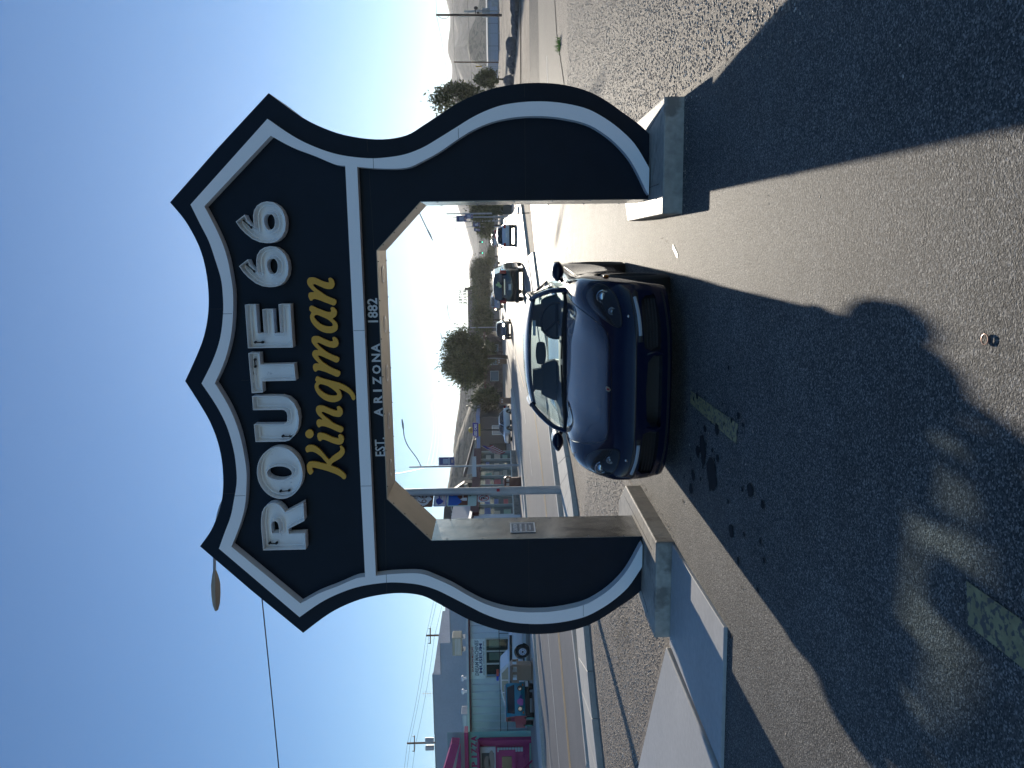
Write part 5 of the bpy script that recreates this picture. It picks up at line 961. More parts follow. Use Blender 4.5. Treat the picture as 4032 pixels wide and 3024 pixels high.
# dark red fronted shop with big windows, stone plinth and flags
M_maroon = mat('maroon_fascia', (.085, .014, .022), .6); M_alu = mat('window_aluminium', (.50, .55, .55), .4, metal=.4); M_stn = mat('plinth_stone', (.27, .25, .22), .8, noise=(2.5, .2, 9.), bump=[('n', 8., .04)])
M_sglass = mat('shop_glass', (.12, .15, .14), .06, spec=.8, noise=(1., .3))
rs = thing('glass_front_shop', 'single storey shop with dark red fascia, tall windows full of posters and a stone plinth', 'shop', (-20, 60, 0))
P0 = Vector((-21.6, 50.5)); P1 = Vector((-19.15, 52.9)); P2 = Vector((-20.3, 66.5))
# angled entrance face nearest, then the long glazed face along the street
def face(Pa, Pb):
    t = (Pb-Pa); L = t.length; t.normalize(); n_ = Vector((t.y, -t.x))
    return L, (lambda u, v, d=0: (Pa.x+t.x*u-n_.x*d, Pa.y+t.y*u-n_.y*d, v))
def fb(mb, F, u0, u1, d0, d1, v0, v1):
    p = [F(u, v, d) for v in (v0, v1) for u, d in ((u0, d0), (u1, d0), (u1, d1), (u0, d1))]
    return mb.add(p, [(3, 2, 1, 0), (4, 5, 6, 7), (0, 1, 5, 4), (1, 2, 6, 5), (2, 3, 7, 6), (3, 0, 4, 7)])
Pw = Vector((-26.5, 52.6)); Px = Vector((-19.2, 53.8))
L1, F1 = face(Pw, Px); L2, F2 = face(Px, Vector((-17.6, 66.0)))
mb = MB()
for F, L in ((F1, L1), (F2, L2)): fb(mb, F, 0, L, -.25, .05, 3.15, 3.78)
mb.build('fascia', M_maroon, rs, world=True)
mb = MB()
for F, L in ((F1, L1), (F2, L2)): fb(mb, F, 0, L, .0, .45, -.02, .55)
mb.build('plinth', M_stn, rs, world=True)
for F, L in ((F1, L1), (F2, L2)):      # the stones of the plinth, proud of it
    random.seed(5); v = .02
    for row in range(3):
        u = random.uniform(0, .1)
        while u < L-.35:
            w = random.uniform(.28, .55); mb = MB(); fb(mb, F, u, u+w-.03, -random.uniform(.02, .05), .0, v, v+.155); mb.build('stone', M_stn, rs, world=True); u += w
        v += .175
for F, L, n_, d0 in ((F1, L1, 4, 0), (F2, L2, 7, 0)):
    mb = MB(); fb(mb, F, .05, L-.05, .22, .24, .55, 3.15); mb.build('glazing', M_sglass, rs, world=True)
    for k in range(n_+1): u = .05+(L-.1)*k/n_; mb = MB(); fb(mb, F, u-.04, u+.04, .02, .22, .55, 3.15); mb.build('mullion', M_alu, rs, world=True)
    mb = MB(); fb(mb, F, 0, L, .02, .24, .55, .63); mb.build('sill', M_alu, rs, world=True)
    for k in range(n_):
        ua = .05+(L-.1)*k/n_+.12; ub = .05+(L-.1)*(k+1)/n_-.12; pc = [(.45, .40, .30), (.50, .10, .10), (.25, .38, .28), (.5, .28, .26), (.15, .20, .38), (.42, .42, .34)]
        for q in range(3):
            a = ua+(ub-ua)*random.uniform(0, .2); z = 2.75-.72*q; mb = MB(); fb(mb, F, a, a+(ub-ua)*random.uniform(.5, .8), .195, .20, z-random.uniform(.3, .55), z); c = random.choice(pc); mb.build('poster', flat('poster_%d' % pc.index(c), c), rs, world=True)
Fl = lambda u, v, d: F1(u, v, .18+d)
mb = MB(); text_mb(mb, 'KARI LAKE', 4.6, 1.25, 1.5, .26, Fl, -.006, 0, bold=.03); mb.build('poster_lettering', W_, rs, world=True); mb = MB(); fb(mb, F1, 3.75, 5.5, .188, .192, .95, 1.55); mb.build('poster', flat('poster_maroon', (.22, .02, .03)), rs, world=True)
mb = MB(); text_mb(mb, '119', 3.9, 2.95, .6, .22, Fl, -.006, 0); mb.build('house_number', W_, rs, world=True)
mb = MB(); mb.prism([[(Pw.x, Pw.y), (Px.x, Px.y), (-17.6, 66), (-22, 69), (-28, 62)]], lambda u, v, d: (u, v, d), 3.45, 3.6); mb.build('roof', flat('roof_pale', (.55, .53, .5)), rs, world=True)
mb = MB(); mb.prism([[(-20.9, 3.78), (-17.7, 3.78), (-18.4, 4.2), (-20.9, 5.0)]], XZ(70), 0, 1.2); mb.build('gable_wall', flat('siding', (.38, .38, .38)), rs, world=True)
mb = MB(); mb.prism([[(-21.1, 5.02), (-17.5, 4.0), (-17.5, 3.85), (-21.1, 4.75)]], XZ(69.7), 0, 1.6); mb.build('gable_roof', flat('brown_roof', (.10, .07, .06)), rs, world=True)
M_flag1 = flat('flag_red', (.45, .03, .03)); M_flag2 = flat('flag_white', (.6, .58, .56)); M_flag3 = flat('flag_blue', (.02, .03, .25))
def flag(x, y, z, label, L=1.55, dx=.55):
    t = thing('flag', label, 'flag', (x, y, z), group='american flags on the shop'); mb = MB(); mb.tube([(x-.9, y+.2, z-1.4), (x, y, z)], .022, 6); mb.build('flag_pole', M_pole, t, world=True)
    nS = 13; H = .95
    for k in range(nS):
        mb = MB(); vs = []; m_ = 8
        for i in range(m_+1):
            a = i/m_; L_ = H*1.0; 
            for e in (0, 1):
                w = (k+e)/nS*H; X = x-.05-w*.62+.07*math.sin(6*a+1.2); Z = z-.1-w*.85-a*L*(.55+.2*w)*1.0; Y = y-.05+.08*math.sin(5*a+w*3); X += a*(-.25+.35*w)*-.35
                vs.append((X, Y, Z))
        mb.add(vs, [(2*i, 2*i+1, 2*i+3, 2*i+2) for i in range(m_)]); mb.build('stripe', M_flag2 if k % 2 else M_flag1, t, world=True, smooth='all')
    mb = MB(); vs = []
    for i in range(4):
        a = i/8
        for e in (0, 1): w = e*7/nS*H; X = x-.05-w*.62+.07*math.sin(6*a+1.2); Z = z-.1-w*.85-a*L*(.55+.2*w); Y = y-.05+.08*math.sin(5*a+w*3)-.012; X += a*(-.25+.35*w)*-.35; vs.append((X, Y, Z))
    mb.add(vs, [(2*i, 2*i+1, 2*i+3, 2*i+2) for i in range(3)]); mb.build('canton', M_flag3, t, world=True)
flag(-16.1, 62, 3.1, 'american flag flying from the corner of the dark red shop'); flag(-18.4, 58, 2.9, 'second american flag, half hidden behind the banner light', 1.1)
# stone arch sign beyond
t = thing('stone_arch_sign', 'rounded dark stone sign standing above the shop roof, lettered in two rows', 'sign', (-27, 75, 3)); mb = MB(); mb.prism([[(-29.5, 3), (-23.3, 3), (-23.3, 5.2), (-24.2, 6.5), (-26, 7.3), (-29.5, 7.6)]], XZ(75), 0, .8); mb.build('stone_slab', flat('dark_stone', (.06, .055, .05)), t, world=True)
for s_, z in (('UNIQUE', 6.3), ('ANTIQUE', 5.4)): mb = MB(); text_mb(mb, s_, -26.2, z, 4.6, .62, XZ(74.95), -.03, .04, bold=.03); mb.build('lettering', flat('lettering_pale', (.45, .42, .38)), t, world=True)
mb = MB(); mb.tube([(-29, 74.6, 3.4), (-26, 74.6, 4.6), (-23.3, 74.6, 5.0)], .22, 6); mb.build('stone_edge', flat('stone_tan', (.45, .38, .28)), t, world=True)
# used car sign and board
t = thing('used_cars_sign', 'purple and yellow USED CARS sign on a black post with a round yellow disc', 'sign', (-22.6, 95, .3))
mb = MB(); mb.cyl((-22.66, 95, .2), (-22.6, 95, 4.3), .10, n=8); mb.build('post', M_blk, t, world=True); mb = MB(); mb.box(-24.2, -21.2, 95.2, 95.24, .2, .28); mb.build('base_rail', M_blk, t, world=True)
mb = MB(); mb.box(-23.55, -21.65, 94.9, 95.05, 4.20, 4.90); b = mb.build('sign_box', flat('sign_purple', (.04, .03, .28)), t, world=True); mb = MB(); text_mb(mb, 'USED CARS', -22.6, 4.56, 1.6, .36, XZ(94.9), -.03, 0, bold=.03); mb.build('lettering', W_, b, world=True)
mb = MB(); mb.box(-23.4, -21.8, 94.9, 95.05, 3.95, 4.19); mb.build('lower_band', flat('sign_yellow', (.5, .36, .03)), t, world=True); mb = MB(); mb.cyl((-22.6, 94.92, 5.12), (-22.6, 95.05, 5.12), .36, n=20); d_ = mb.build('disc', flat('sign_yellow', (.5, .36, .03)), t, world=True); mb = MB(); text_mb(mb, 'OK', -22.6, 5.12, .42, .3, XZ(94.91), -.02, 0, bold=.03); mb.build('lettering', flat('letter_brown', (.12, .03, .02)), d_, world=True)
t = thing('sandwich_board', 'yellow WE BUY CARS board standing on the shaded sidewalk', 'sign', (-20.9, 95, .3)); mb = MB(); mb.prism([[(-21.35, .18), (-20.45, .18), (-20.5, 1.2), (-21.3, 1.2)]], XZ(95), 0, .05); b = mb.build('front_panel', flat('board_lime', (.45, .48, .22)), t, world=True)
for s_, z in (('WE', 1.03), ('BUY', .72), ('CARS', .40)): mb = MB(); text_mb(mb, s_, -20.9, z, .17*len(s_), .2, XZ(94.99), -.01, .0, bold=.03); mb.build('lettering', flat('sign_purple', (.04, .03, .28)), b, world=True)
mb = MB(); mb.add([(-21.35, 95.5, .18), (-20.45, 95.5, .18), (-20.5, 95.07, 1.2), (-21.3, 95.07, 1.2)], [(0, 1, 2, 3)]); mb.build('rear_panel', M_dark, t, world=True)
# stone motel, low shops, hotel far down the road
def hut(name, label, x0, x1, y0, y1, z1, m, roof=None, doors=(), wins=(), cat='building', zr=None):
    z0 = hz(y0)-.3; t = thing(name, label, cat, ((x0+x1)/2, (y0+y1)/2, z0)); mb = MB(); mb.box(x0, x1, y0, y1, z0, z1); mb.build('wall', m, t, world=True)
    if roof: mb = MB(); mb.box(x0-.5, x1+.5, y0-.9, y1+.4, z1, z1+(zr or .35)); mb.build('roof', roof, t, world=True)
    for a, b, c, d in doors: mb = MB(); mb.box(a, b, y0-.06, y0+.01, c, d); mb.build('door', M_dark, t, world=True)
    for a, b, c, d in wins:
        mb = MB(); mb.box(a, b, y0-.07, y0+.01, c, d); w_ = mb.build('window', flat('frame_pale', (.58, .62, .62)), t, world=True); mb = MB(); mb.box(a+.08, b-.08, y0-.09, y0-.071, c+.08, d-.08); mb.build('pane', mat('sky_glass', (.22, .28, .3), .1, spec=.8), w_, world=True)
    return t
M_bst = mat('brown_stone', (.13, .10, .08), .85, noise=(.9, .35, 3.), vor=(1.3, [(.07, .05, .04), (.14, .11, .09), (.20, .15, .12)]), bump=[('v', 1.3, .1)])
hut('stone_shop', 'low brown stone shop with a red-brown roof left of the big round tree', -27.5, -14.2, 125, 134, 3.6, M_bst, flat('roof_redbrown', (.14, .05, .04)), doors=((-26.2, -25.2, 1.0, 3.1), (-24.3, -23.3, 1.0, 3.1)), wins=((-21.5, -19.8, 1.5, 2.9), (-18.8, -17.2, 1.5, 2.9), (-16.6, -15.4, 1.5, 2.9)))
hut('dark_garage', 'dark grey garage behind the USED CARS sign with a pale door', -36, -27.6, 122, 134, 5.0, flat('garage_grey', (.13, .13, .13)), flat('roof_pale', (.55, .53, .5)), wins=((-33, -30, 1.2, 3.4),), zr=.25)
hut('workshop', 'brown workshop behind the flags with steel trailers in front', -31, -23.6, 107, 116, 4.3, flat('workshop_brown', (.12, .10, .09)), flat('roof_blue', (.22, .30, .5)), doors=((-29.5, -27.5, .4, 3),), wins=((-26.2, -24.8, 1.2, 2.6),), zr=.5)
hb = hut('hotel_building', 'plain tan hotel block far down the road with a rooftop sign seen from behind', -30, -11.6, 220, 240, 10.0, flat('hotel_tan', (.20, .17, .145)), wins=tuple((-13.6-3.55*k, -12.6-3.55*k, 5.6, 7.7) for k in range(5)))
for s_, z, w in (('HOTEL', 12.2, 4.6), ('BEALE', 10.9, 4.6)):
    for i, ch in enumerate(s_): mb = MB(); text_mb(mb, ch, -11.6-.5-i*.82, z, .62, .95, XZ(224), -.1, .1, bold=.04, mirror=True); mb.build('sign_letter', flat('sign_darkgreen', (.02, .05, .04)), hb, world=True)
for x in (-11.5, -13.6, -15.8): mb = MB(); mb.box(x-.05, x+.05, 224.2, 224.3, 9.8, 12.8); mb.build('sign_frame', M_dark, hb, world=True)
mb = MB(); mb.cyl((-11.2, 221, 9), (-11.2, 221, 10.8), .4, n=8); mb.build('chimney', M_dark, hb, world=True)
for x0, x1, y, z, c, lab in ((-10, -3, 260, 4.3, (.35, .30, .25), 'pale low store far down the left side of the road'), (6, 26, 210, 4.6, (.30, .26, .22), 'low tan store beyond the trees on the right verge'), (-60, -38, 110, 4.2, (.3, .25, .2), 'low tan house behind the garage')):
    hut('store', lab, x0, x1, y, y+14, z, flat('store_%d' % int(y), c), flat('roof_pale', (.55, .53, .5)), wins=((x0+1, x0+3, 2, 3.4), (x1-3, x1-1, 2, 3.4)))
# ---------------------------------------------------------------- other vehicles
def simple_car(label, name, x, y, rz, L, W, H, hood, deck, cab0, cab1, col, glassH=.38, cat='car', group=None, lights=None, rails=False, belt=None, wr=.33, z0=None, van=False, tail=M_red):
    """front at y=0 in its own frame, looking along -Y"""
    t = thing(name, label, cat, (x, y, hz(y)+.012 if z0 is None else z0), rz, group); belt = belt or H-glassH-.06
    tc = interp([(-.1, hood-.22), (.05, hood-.08), (.5, hood), (cab0, belt), (cab1, belt+.02), (L-.3, deck), (L, deck-.12)])
    def bp(a, b, c):
        ax = abs(a); y_ = (.20*ax**3+.05*abs(c*2-1)**2)*(1-2*b)+b*L; w = W/2*(1-.07*abs(2*b-1)**4)*(1-.10*max(0, 2*c-1.1)**2); zt = tc(y_)-.06*ax**4; zb = .26
        return (a*w, y_, zb+c*(zt-zb))
    vs, fs = bent_box(8, 22, 6, bp); m_ = MB(); m_.add(vs, fs); me = m_.mesh('b'); cuts = []
    for wy in (L*.19, L*.80): c_ = MB(); c_.cyl((-W, wy, wr), (W, wy, wr), wr*1.13, n=24); cuts.append(c_)
    pm = mat(name+'_paint_'+str(len(MATS)), col, .25, coat=.8, metal=.2); me = cut_mesh(me, cuts, 1); add_mesh('body', me, pm, t)
    def cp(a, b, c):
        s0 = .50*c if not van else .2*c; s1 = .42*c if not van else .06*c; y_ = cab0+s0+(cab1-cab0-s0-s1)*b; return (a*(W/2*.86-.17*c), y_, belt-.06+c*(H-belt+.06)-.05*c*abs(a)**3-.03*c*(2*b-1)**4)
    vs, fs = bent_box(6, 8, 4, cp); m_ = MB(); m_.add(vs, fs); m_.build('cabin_glass', mat('dark_car_glass', (.015, .018, .02), .05, spec=.8), t, smooth=True)
    m_ = MB(); vs, fs = surf(lambda u, v: (lambda p: (p[0], p[1], p[2]+.02))(cp(u, v, 1.0)), 6, 8); m_.add(vs, fs); vs2 = [(a, b, c-.03) for a, b, c in vs]; m_.add(vs2, [tuple(reversed(q)) for q in fs]); m_.build('roof', pm, t, smooth='all')
    for s_ in (-1, 1):
        for b in (0, 1): m_ = MB(); p = cp(s_, b, 0); q = cp(s_, b, 1); m_.tube([p, q], .04, 6); m_.build('pillar', pm, t)
        m_ = MB(); m_.blob((s_*(W/2+.05), cab0+.45, belt+.08), .11, .06, .08, 8, 6); m_.build('door_mirror', M_dark, t, smooth=True)
        for wy in (L*.19, L*.80): wheel(t, s_*(W/2-.13), wy, wr, .21, s_)
        m_ = MB(); m_.blob((s_*(W/2-.30), .10, hood-.20), .19, .06, .08, 10, 6); m_.build('headlight', mat('lit_headlight', (.9, .9, .8), .1, emit=((1, .85, .6), 14)) if lights else M_lens, t, smooth=True)
        m_ = MB(); m_.box(s_*(W/2-.17)-.15, s_*(W/2-.17)+.15, L-.10, L-.005, deck-.30, deck-.10) if not van else m_.box(s_*(W/2-.12)-.09, s_*(W/2-.12)+.09, L-.10, L+.005, belt-.30, belt+.06); m_.build('tail_lamp', tail, t, bevel=.02)
    m_ = MB(); m_.box(-W*.36, W*.36, -.02, .08, .34, .46); m_.build('grille', M_dark, t, bevel=.02)
    m_ = MB(); m_.box(-W*.47, W*.47, L-.06, L+.04, .30, .48); m_.build('rear_bumper', M_dark, t, bevel=.03)
    m_ = MB(); m_.box(-.17, .17, L+.005, L+.012, deck-.42, deck-.28); m_.build('number_plate', flat('plate_white', (.55, .55, .52)), t)
    if rails:
        for s_ in (-1, 1): m_ = MB(); m_.tube([(s_*(W/2-.32), cab0+.9, H+.02), (s_*(W/2-.32), cab0+1.2, H+.08), (s_*(W/2-.32), cab1-.6, H+.08), (s_*(W/2-.32), cab1-.4, H+.02)], .022, 6); m_.build('roof_rail', M_chrome, t)
    return t
BLK = (.004, .004, .006)
suv = simple_car('black SUV driving away with a green state-shaped sticker on its rear window', 'suv', -1.72, 44.0+4.9, PI-.09, 4.9, 1.95, 1.76, 1.12, 1.16, 1.35, 4.85, (.006, .006, .009), rails=True, van=True, wr=.38, cat='car', group='cars on the road')
mb = MB(); mb.prism([[(-.02, 1.30), (.10, 1.28), (.14, 1.36), (.26, 1.40), (.30, 1.50), (.18, 1.52), (.18, 1.60), (.06, 1.60), (.05, 1.48), (-.05, 1.42)]], XZ(0), 4.86, 4.875); mb.v = [(-a, b, c) for a, b, c in mb.v]; mb.build('window_sticker', flat('sticker_lime', (.45, .55, .25)), suv)
mb = MB(); mb.box(-.45, .45, 4.86, 4.90, 1.08, 1.14); mb.build('chrome_bar', M_chrome, suv)
simple_car('white sedan driving away in the right lane', 'sedan', 1.02, 62.8+4.6, PI, 4.6, 1.80, 1.45, .95, 1.05, 1.35, 3.9, (.55, .58, .62), group='cars on the road')
simple_car('dark blue car coming towards the viewer with headlights on', 'oncoming_car', -8.35, 78.5, 0, 4.6, 1.85, 1.55, 1.02, 1.05, 1.2, 4.3, (.012, .02, .05), lights=True, group='cars on the road')
simple_car('pale blue pickup parked left of the road beyond the SUV', 'parked_car', -7.3, 112, PI, 4.9, 1.9, 1.75, 1.1, 1.1, 1.5, 3.6, (.25, .32, .42), group='parked cars', van=True)
simple_car('small white car far down the road with the sun on its roof', 'far_car', 1.2, 150, PI, 4.5, 1.8, 1.5, 1.0, 1.0, 1.3, 4, (.6, .58, .55), group='cars on the road')
simple_car('reddish parked car under the far right trees', 'far_car', 2.9, 165, PI, 4.5, 1.8, 1.5, 1.0, 1.0, 1.3, 4, (.25, .05, .05), group='parked cars')
simple_car('white parked car half under the workshop awning', 'parked_car', -19.6, 78, -.5, 4.4, 1.75, 1.45, .95, 1.0, 1.3, 3.8, (.6, .6, .6), group='parked cars')
t = thing('motorcycle', 'motorcycle and rider coming up the road with one headlamp lit', 'motorcycle', (-10.9, 140, hz(140)), group='cars on the road'); z = hz(140)
mb = MB(); mb.blob((-10.9, 140, z+.33), .10, .33, .33, 8, 8); mb.blob((-10.9, 141.4, z+.33), .12, .33, .33, 8, 8); mb.build('wheels', M_tyre, t, world=True)
mb = MB(); mb.blob((-10.9, 140.7, z+.7), .30, .8, .3, 8, 6); mb.tube([(-11.3, 140.2, z+1.05), (-10.5, 140.2, z+1.05)], .03, 6); mb.build('body', M_dark, t, world=True, smooth=True); mb = MB(); mb.blob((-10.9, 139.95, z+.95), .12, .08, .12, 8, 6); mb.build('headlight', MATS['lit_headlight'], t, world=True)
# old police car with a roof beacon, seen side on, front to the right
pc = thing('police_car', 'vintage white and black police car with a red and blue roof beacon, parked side on', 'car', (-25.5, 39.3, .12), -.03)
Lp = 5.4
top = interp([(0, .85), (.3, 1.02), (.9, 1.08), (2.4, 1.12), (3.4, 1.16), (4.6, 1.10), (5.1, 1.02), (5.4, .8)])
mb = MB(); mb.add(*bent_box(20, 8, 6, lambda a, b, c: ((lambda X: (X, (2*b-1)*.95*(1-.06*abs(2*X/Lp-1)**4)*(1-.08*max(0, 2*c-1)**2), .34+c*(top(X)-.34)-.04*abs(2*b-1)**4))((a+1)/2*Lp)))); me = mb.mesh('b'); cuts = []
for wx in (1.0, 4.15): c_ = MB(); c_.cyl((wx, -1.2, .36), (wx, 1.2, .36), .46, n=24); cuts.append(c_)
add_mesh('body', cut_mesh(me, cuts, 1), mat('police_white', (.70, .71, .74), .3, coat=.5), pc)
mb = MB(); mb.box(.1, 5.15, -.985, -.93, .93, 1.07); mb.build('black_stripe', M_blk, pc, bevel=.02)
mb = MB(); mb.prism([[(.2, 1.06), (.5, 1.22), (1.0, 1.44), (1.8, 1.59), (2.75, 1.60), (2.95, 1.55), (3.4, 1.12)]], lambda u, v, d: (u, d, v), -.72, .72); mb.build('cabin', mat('police_white', (.70, .71, .74)), pc, bevel=.06)
mb = MB(); mb.prism([[(.65, 1.15), (1.1, 1.38), (1.8, 1.50), (2.75, 1.50), (3.15, 1.15)]], lambda u, v, d: (u, d, v), -.735, .735); mb.build('side_window', mat('police_glass', (.15, .22, .22), .05, spec=.8), pc)
for x in (1.6, 2.35): mb = MB(); mb.box(x-.03, x+.03, -.745, -.73, 1.15, 1.5); mb.build('window_pillar', mat('police_white', (.7, .71, .74)), pc)
mb = MB(); mb.cyl((2.2, 0, 1.60), (2.2, 0, 1.67), .10, n=10); mb.box(1.92, 2.2, -.14, .14, 1.67, 1.80); mb.build('beacon_blue', flat('beacon_blue', (.02, .08, .5)), pc, bevel=.03); mb = MB(); mb.box(2.202, 2.48, -.14, .14, 1.67, 1.80); mb.build('beacon_red', flat('beacon_red', (.6, .10, .06)), pc, bevel=.03)
for x in (1.0, 4.15):
    mb = MB(); mb.cyl((x, -.93, .36), (x, -.68, .36), .37, n=28); w_ = mb.build('wheel', M_tyre, pc, smooth=True); mb = MB(); mb.cyl((x, -.945, .36), (x, -.93, .36), .21, n=24); mb.build('rim', W_, w_, smooth=True)
    for k in range(8): mb = MB(); a = 2*PI*k/8; mb.cyl((x+.135*math.cos(a), -.952, .36+.135*math.sin(a)), (x+.135*math.cos(a), -.945, .36+.135*math.sin(a)), .022, n=8); mb.build('rim_hole', BL_, w_)
    mb = MB(); mb.cyl((x, -.96, .36), (x, -.945, .36), .055, n=12); mb.build('hub', M_chrome, w_)
mb = MB(); mb.box(2.75, 3.05, -.965, -.945, .56, .80); b_ = mb.build('shield_sticker', W_, pc); mb = MB(); text_mb(mb, '66', 2.9, .67, .2, .13, lambda u, v, d: (u, -.968+d, v), -.004, 0, bold=.02); mb.build('lettering', BK_, b_)
mb = MB(); text_mb(mb, 'POLICE', .75, .70, 1.0, .20, lambda u, v, d: (u, -.975+d, v), -.01, 0.03, bold=.03); mb.build('lettering', BK_, pc)
mb = MB(); mb.box(5.32, 5.52, -.9, .9, .42, .58); mb.box(-.10, .08, -.9, .9, .42, .58); mb.build('bumper', M_chrome, pc, bevel=.03)
mb = MB(); mb.box(3.1, 3.75, -.98, -.90, .26, .33); mb.build('side_step', M_dark, pc)
# teal and red cab-over pickup, parked at an angle
fc = thing('cab_over_truck', 'old forward-control truck with teal front and red sides, turquoise wheels, parked askew', 'truck', (-21.1, 33.4, .03), R(43))
M_teal = mat('teal_paint', (.02, .22, .30), .3, coat=.6); M_salmon = mat('salmon_paint', (.42, .07, .06), .35, coat=.5)
prof = [(.0, .50), (-.06, .70), (.0, .95), (.28, 1.38), (.40, 1.42), (1.5, 1.42), (1.6, .95), (3.4, .92), (3.4, .45), (1.1, .42), (.3, .42)]
mb = MB(); mb.prism([prof], lambda u, v, d: (d, u, v), -.74, .74); mb.build('cab_sides', M_salmon, fc, bevel=.04)
mb = MB(); mb.prism([[(-.02, .50), (-.085, .70), (-.03, .97), (.25, 1.40), (.30, 1.40), (.03, .95), (-.03, .70), (.03, .50)]], lambda u, v, d: (d, u, v), -.755, .755); mb.build('front_panel', M_teal, fc, bevel=.01)
mb = MB(); mb.add([(-.66, -.005, .985), (.66, -.005, .985), (.58, .235, 1.345), (-.58, .235, 1.345), (-.66, -.02, .995), (.66, -.02, .995), (.58, .22, 1.355), (-.58, .22, 1.355)], [(0, 1, 2, 3), (4, 5, 6, 7), (0, 1, 5, 4), (1, 2, 6, 5), (2, 3, 7, 6), (3, 0, 4, 7)]); mb.build('windscreen', mat('dark_car_glass', (.015, .018, .02)), fc, bevel=.01)
mb = MB(); mb.box(-.72, .72, .30, 1.55, 1.42, 1.46); mb.build('roof', W_, fc, bevel=.02)
for s_ in (-1, 1):
    mb = MB(); mb.cyl((s_*.46, -.13, .74), (s_*.46, -.05, .74), .115, n=16); h_ = mb.build('headlight', M_dark, fc); mb = MB(); mb.cyl((s_*.46, -.14, .74), (s_*.46, -.13, .74), .085, n=16); mb.build('lens', M_chrome, h_)
    mb = MB(); mb.box(s_*.62-.04, s_*.62+.04, -.11, -.05, .56, .62); mb.build('indicator', M_orange, fc)
    for y in (.55, 2.6): 
        mb = MB(); mb.cyl((s_*.56, y, .27), (s_*.76, y, .27), .28, n=20); w_ = mb.build('wheel', M_tyre, fc, smooth=True); mb = MB(); mb.cyl((s_*.76, y, .27), (s_*.775, y, .27), .18, n=16); mb.build('rim', mat('turquoise', (.04, .35, .28), .4), w_)
    mb = MB(); mb.prism([[(.45, 1.0), (.60, 1.34), (1.35, 1.34), (1.38, 1.0)]], lambda u, v, d: (s_*(.743+d), u, v), 0, .006); mb.build('side_window', mat('dark_car_glass', (.015, .018, .02)), fc)
mb = MB(); mb.box(-.78, .78, -.25, -.09, .28, .50); mb.build('bumper', M_blk, fc, bevel=.03); mb = MB(); mb.box(.50, .76, -.262, -.25, .33, .47); mb.build('number_plate', W_, fc)
mb = MB(); mb.prism([[(-.30, .60), (-.05, .58), (.02, .74), (-.08, .88), (-.22, .86), (-.32, .72)]], lambda u, v, d: (u, -.12-(.0 if v < .7 else -(v-.7)*.15)+d, v), -.006, 0); mb.build('decal', flat('decal_pink', (.45, .12, .35)), fc); mb = MB(); mb.prism([[(.0, .78), (.18, .72), (.12, .66), (.22, .60), (.02, .64)]], lambda u, v, d: (u, -.115+d, v), -.008, 0); mb.build('decal', NV, fc)
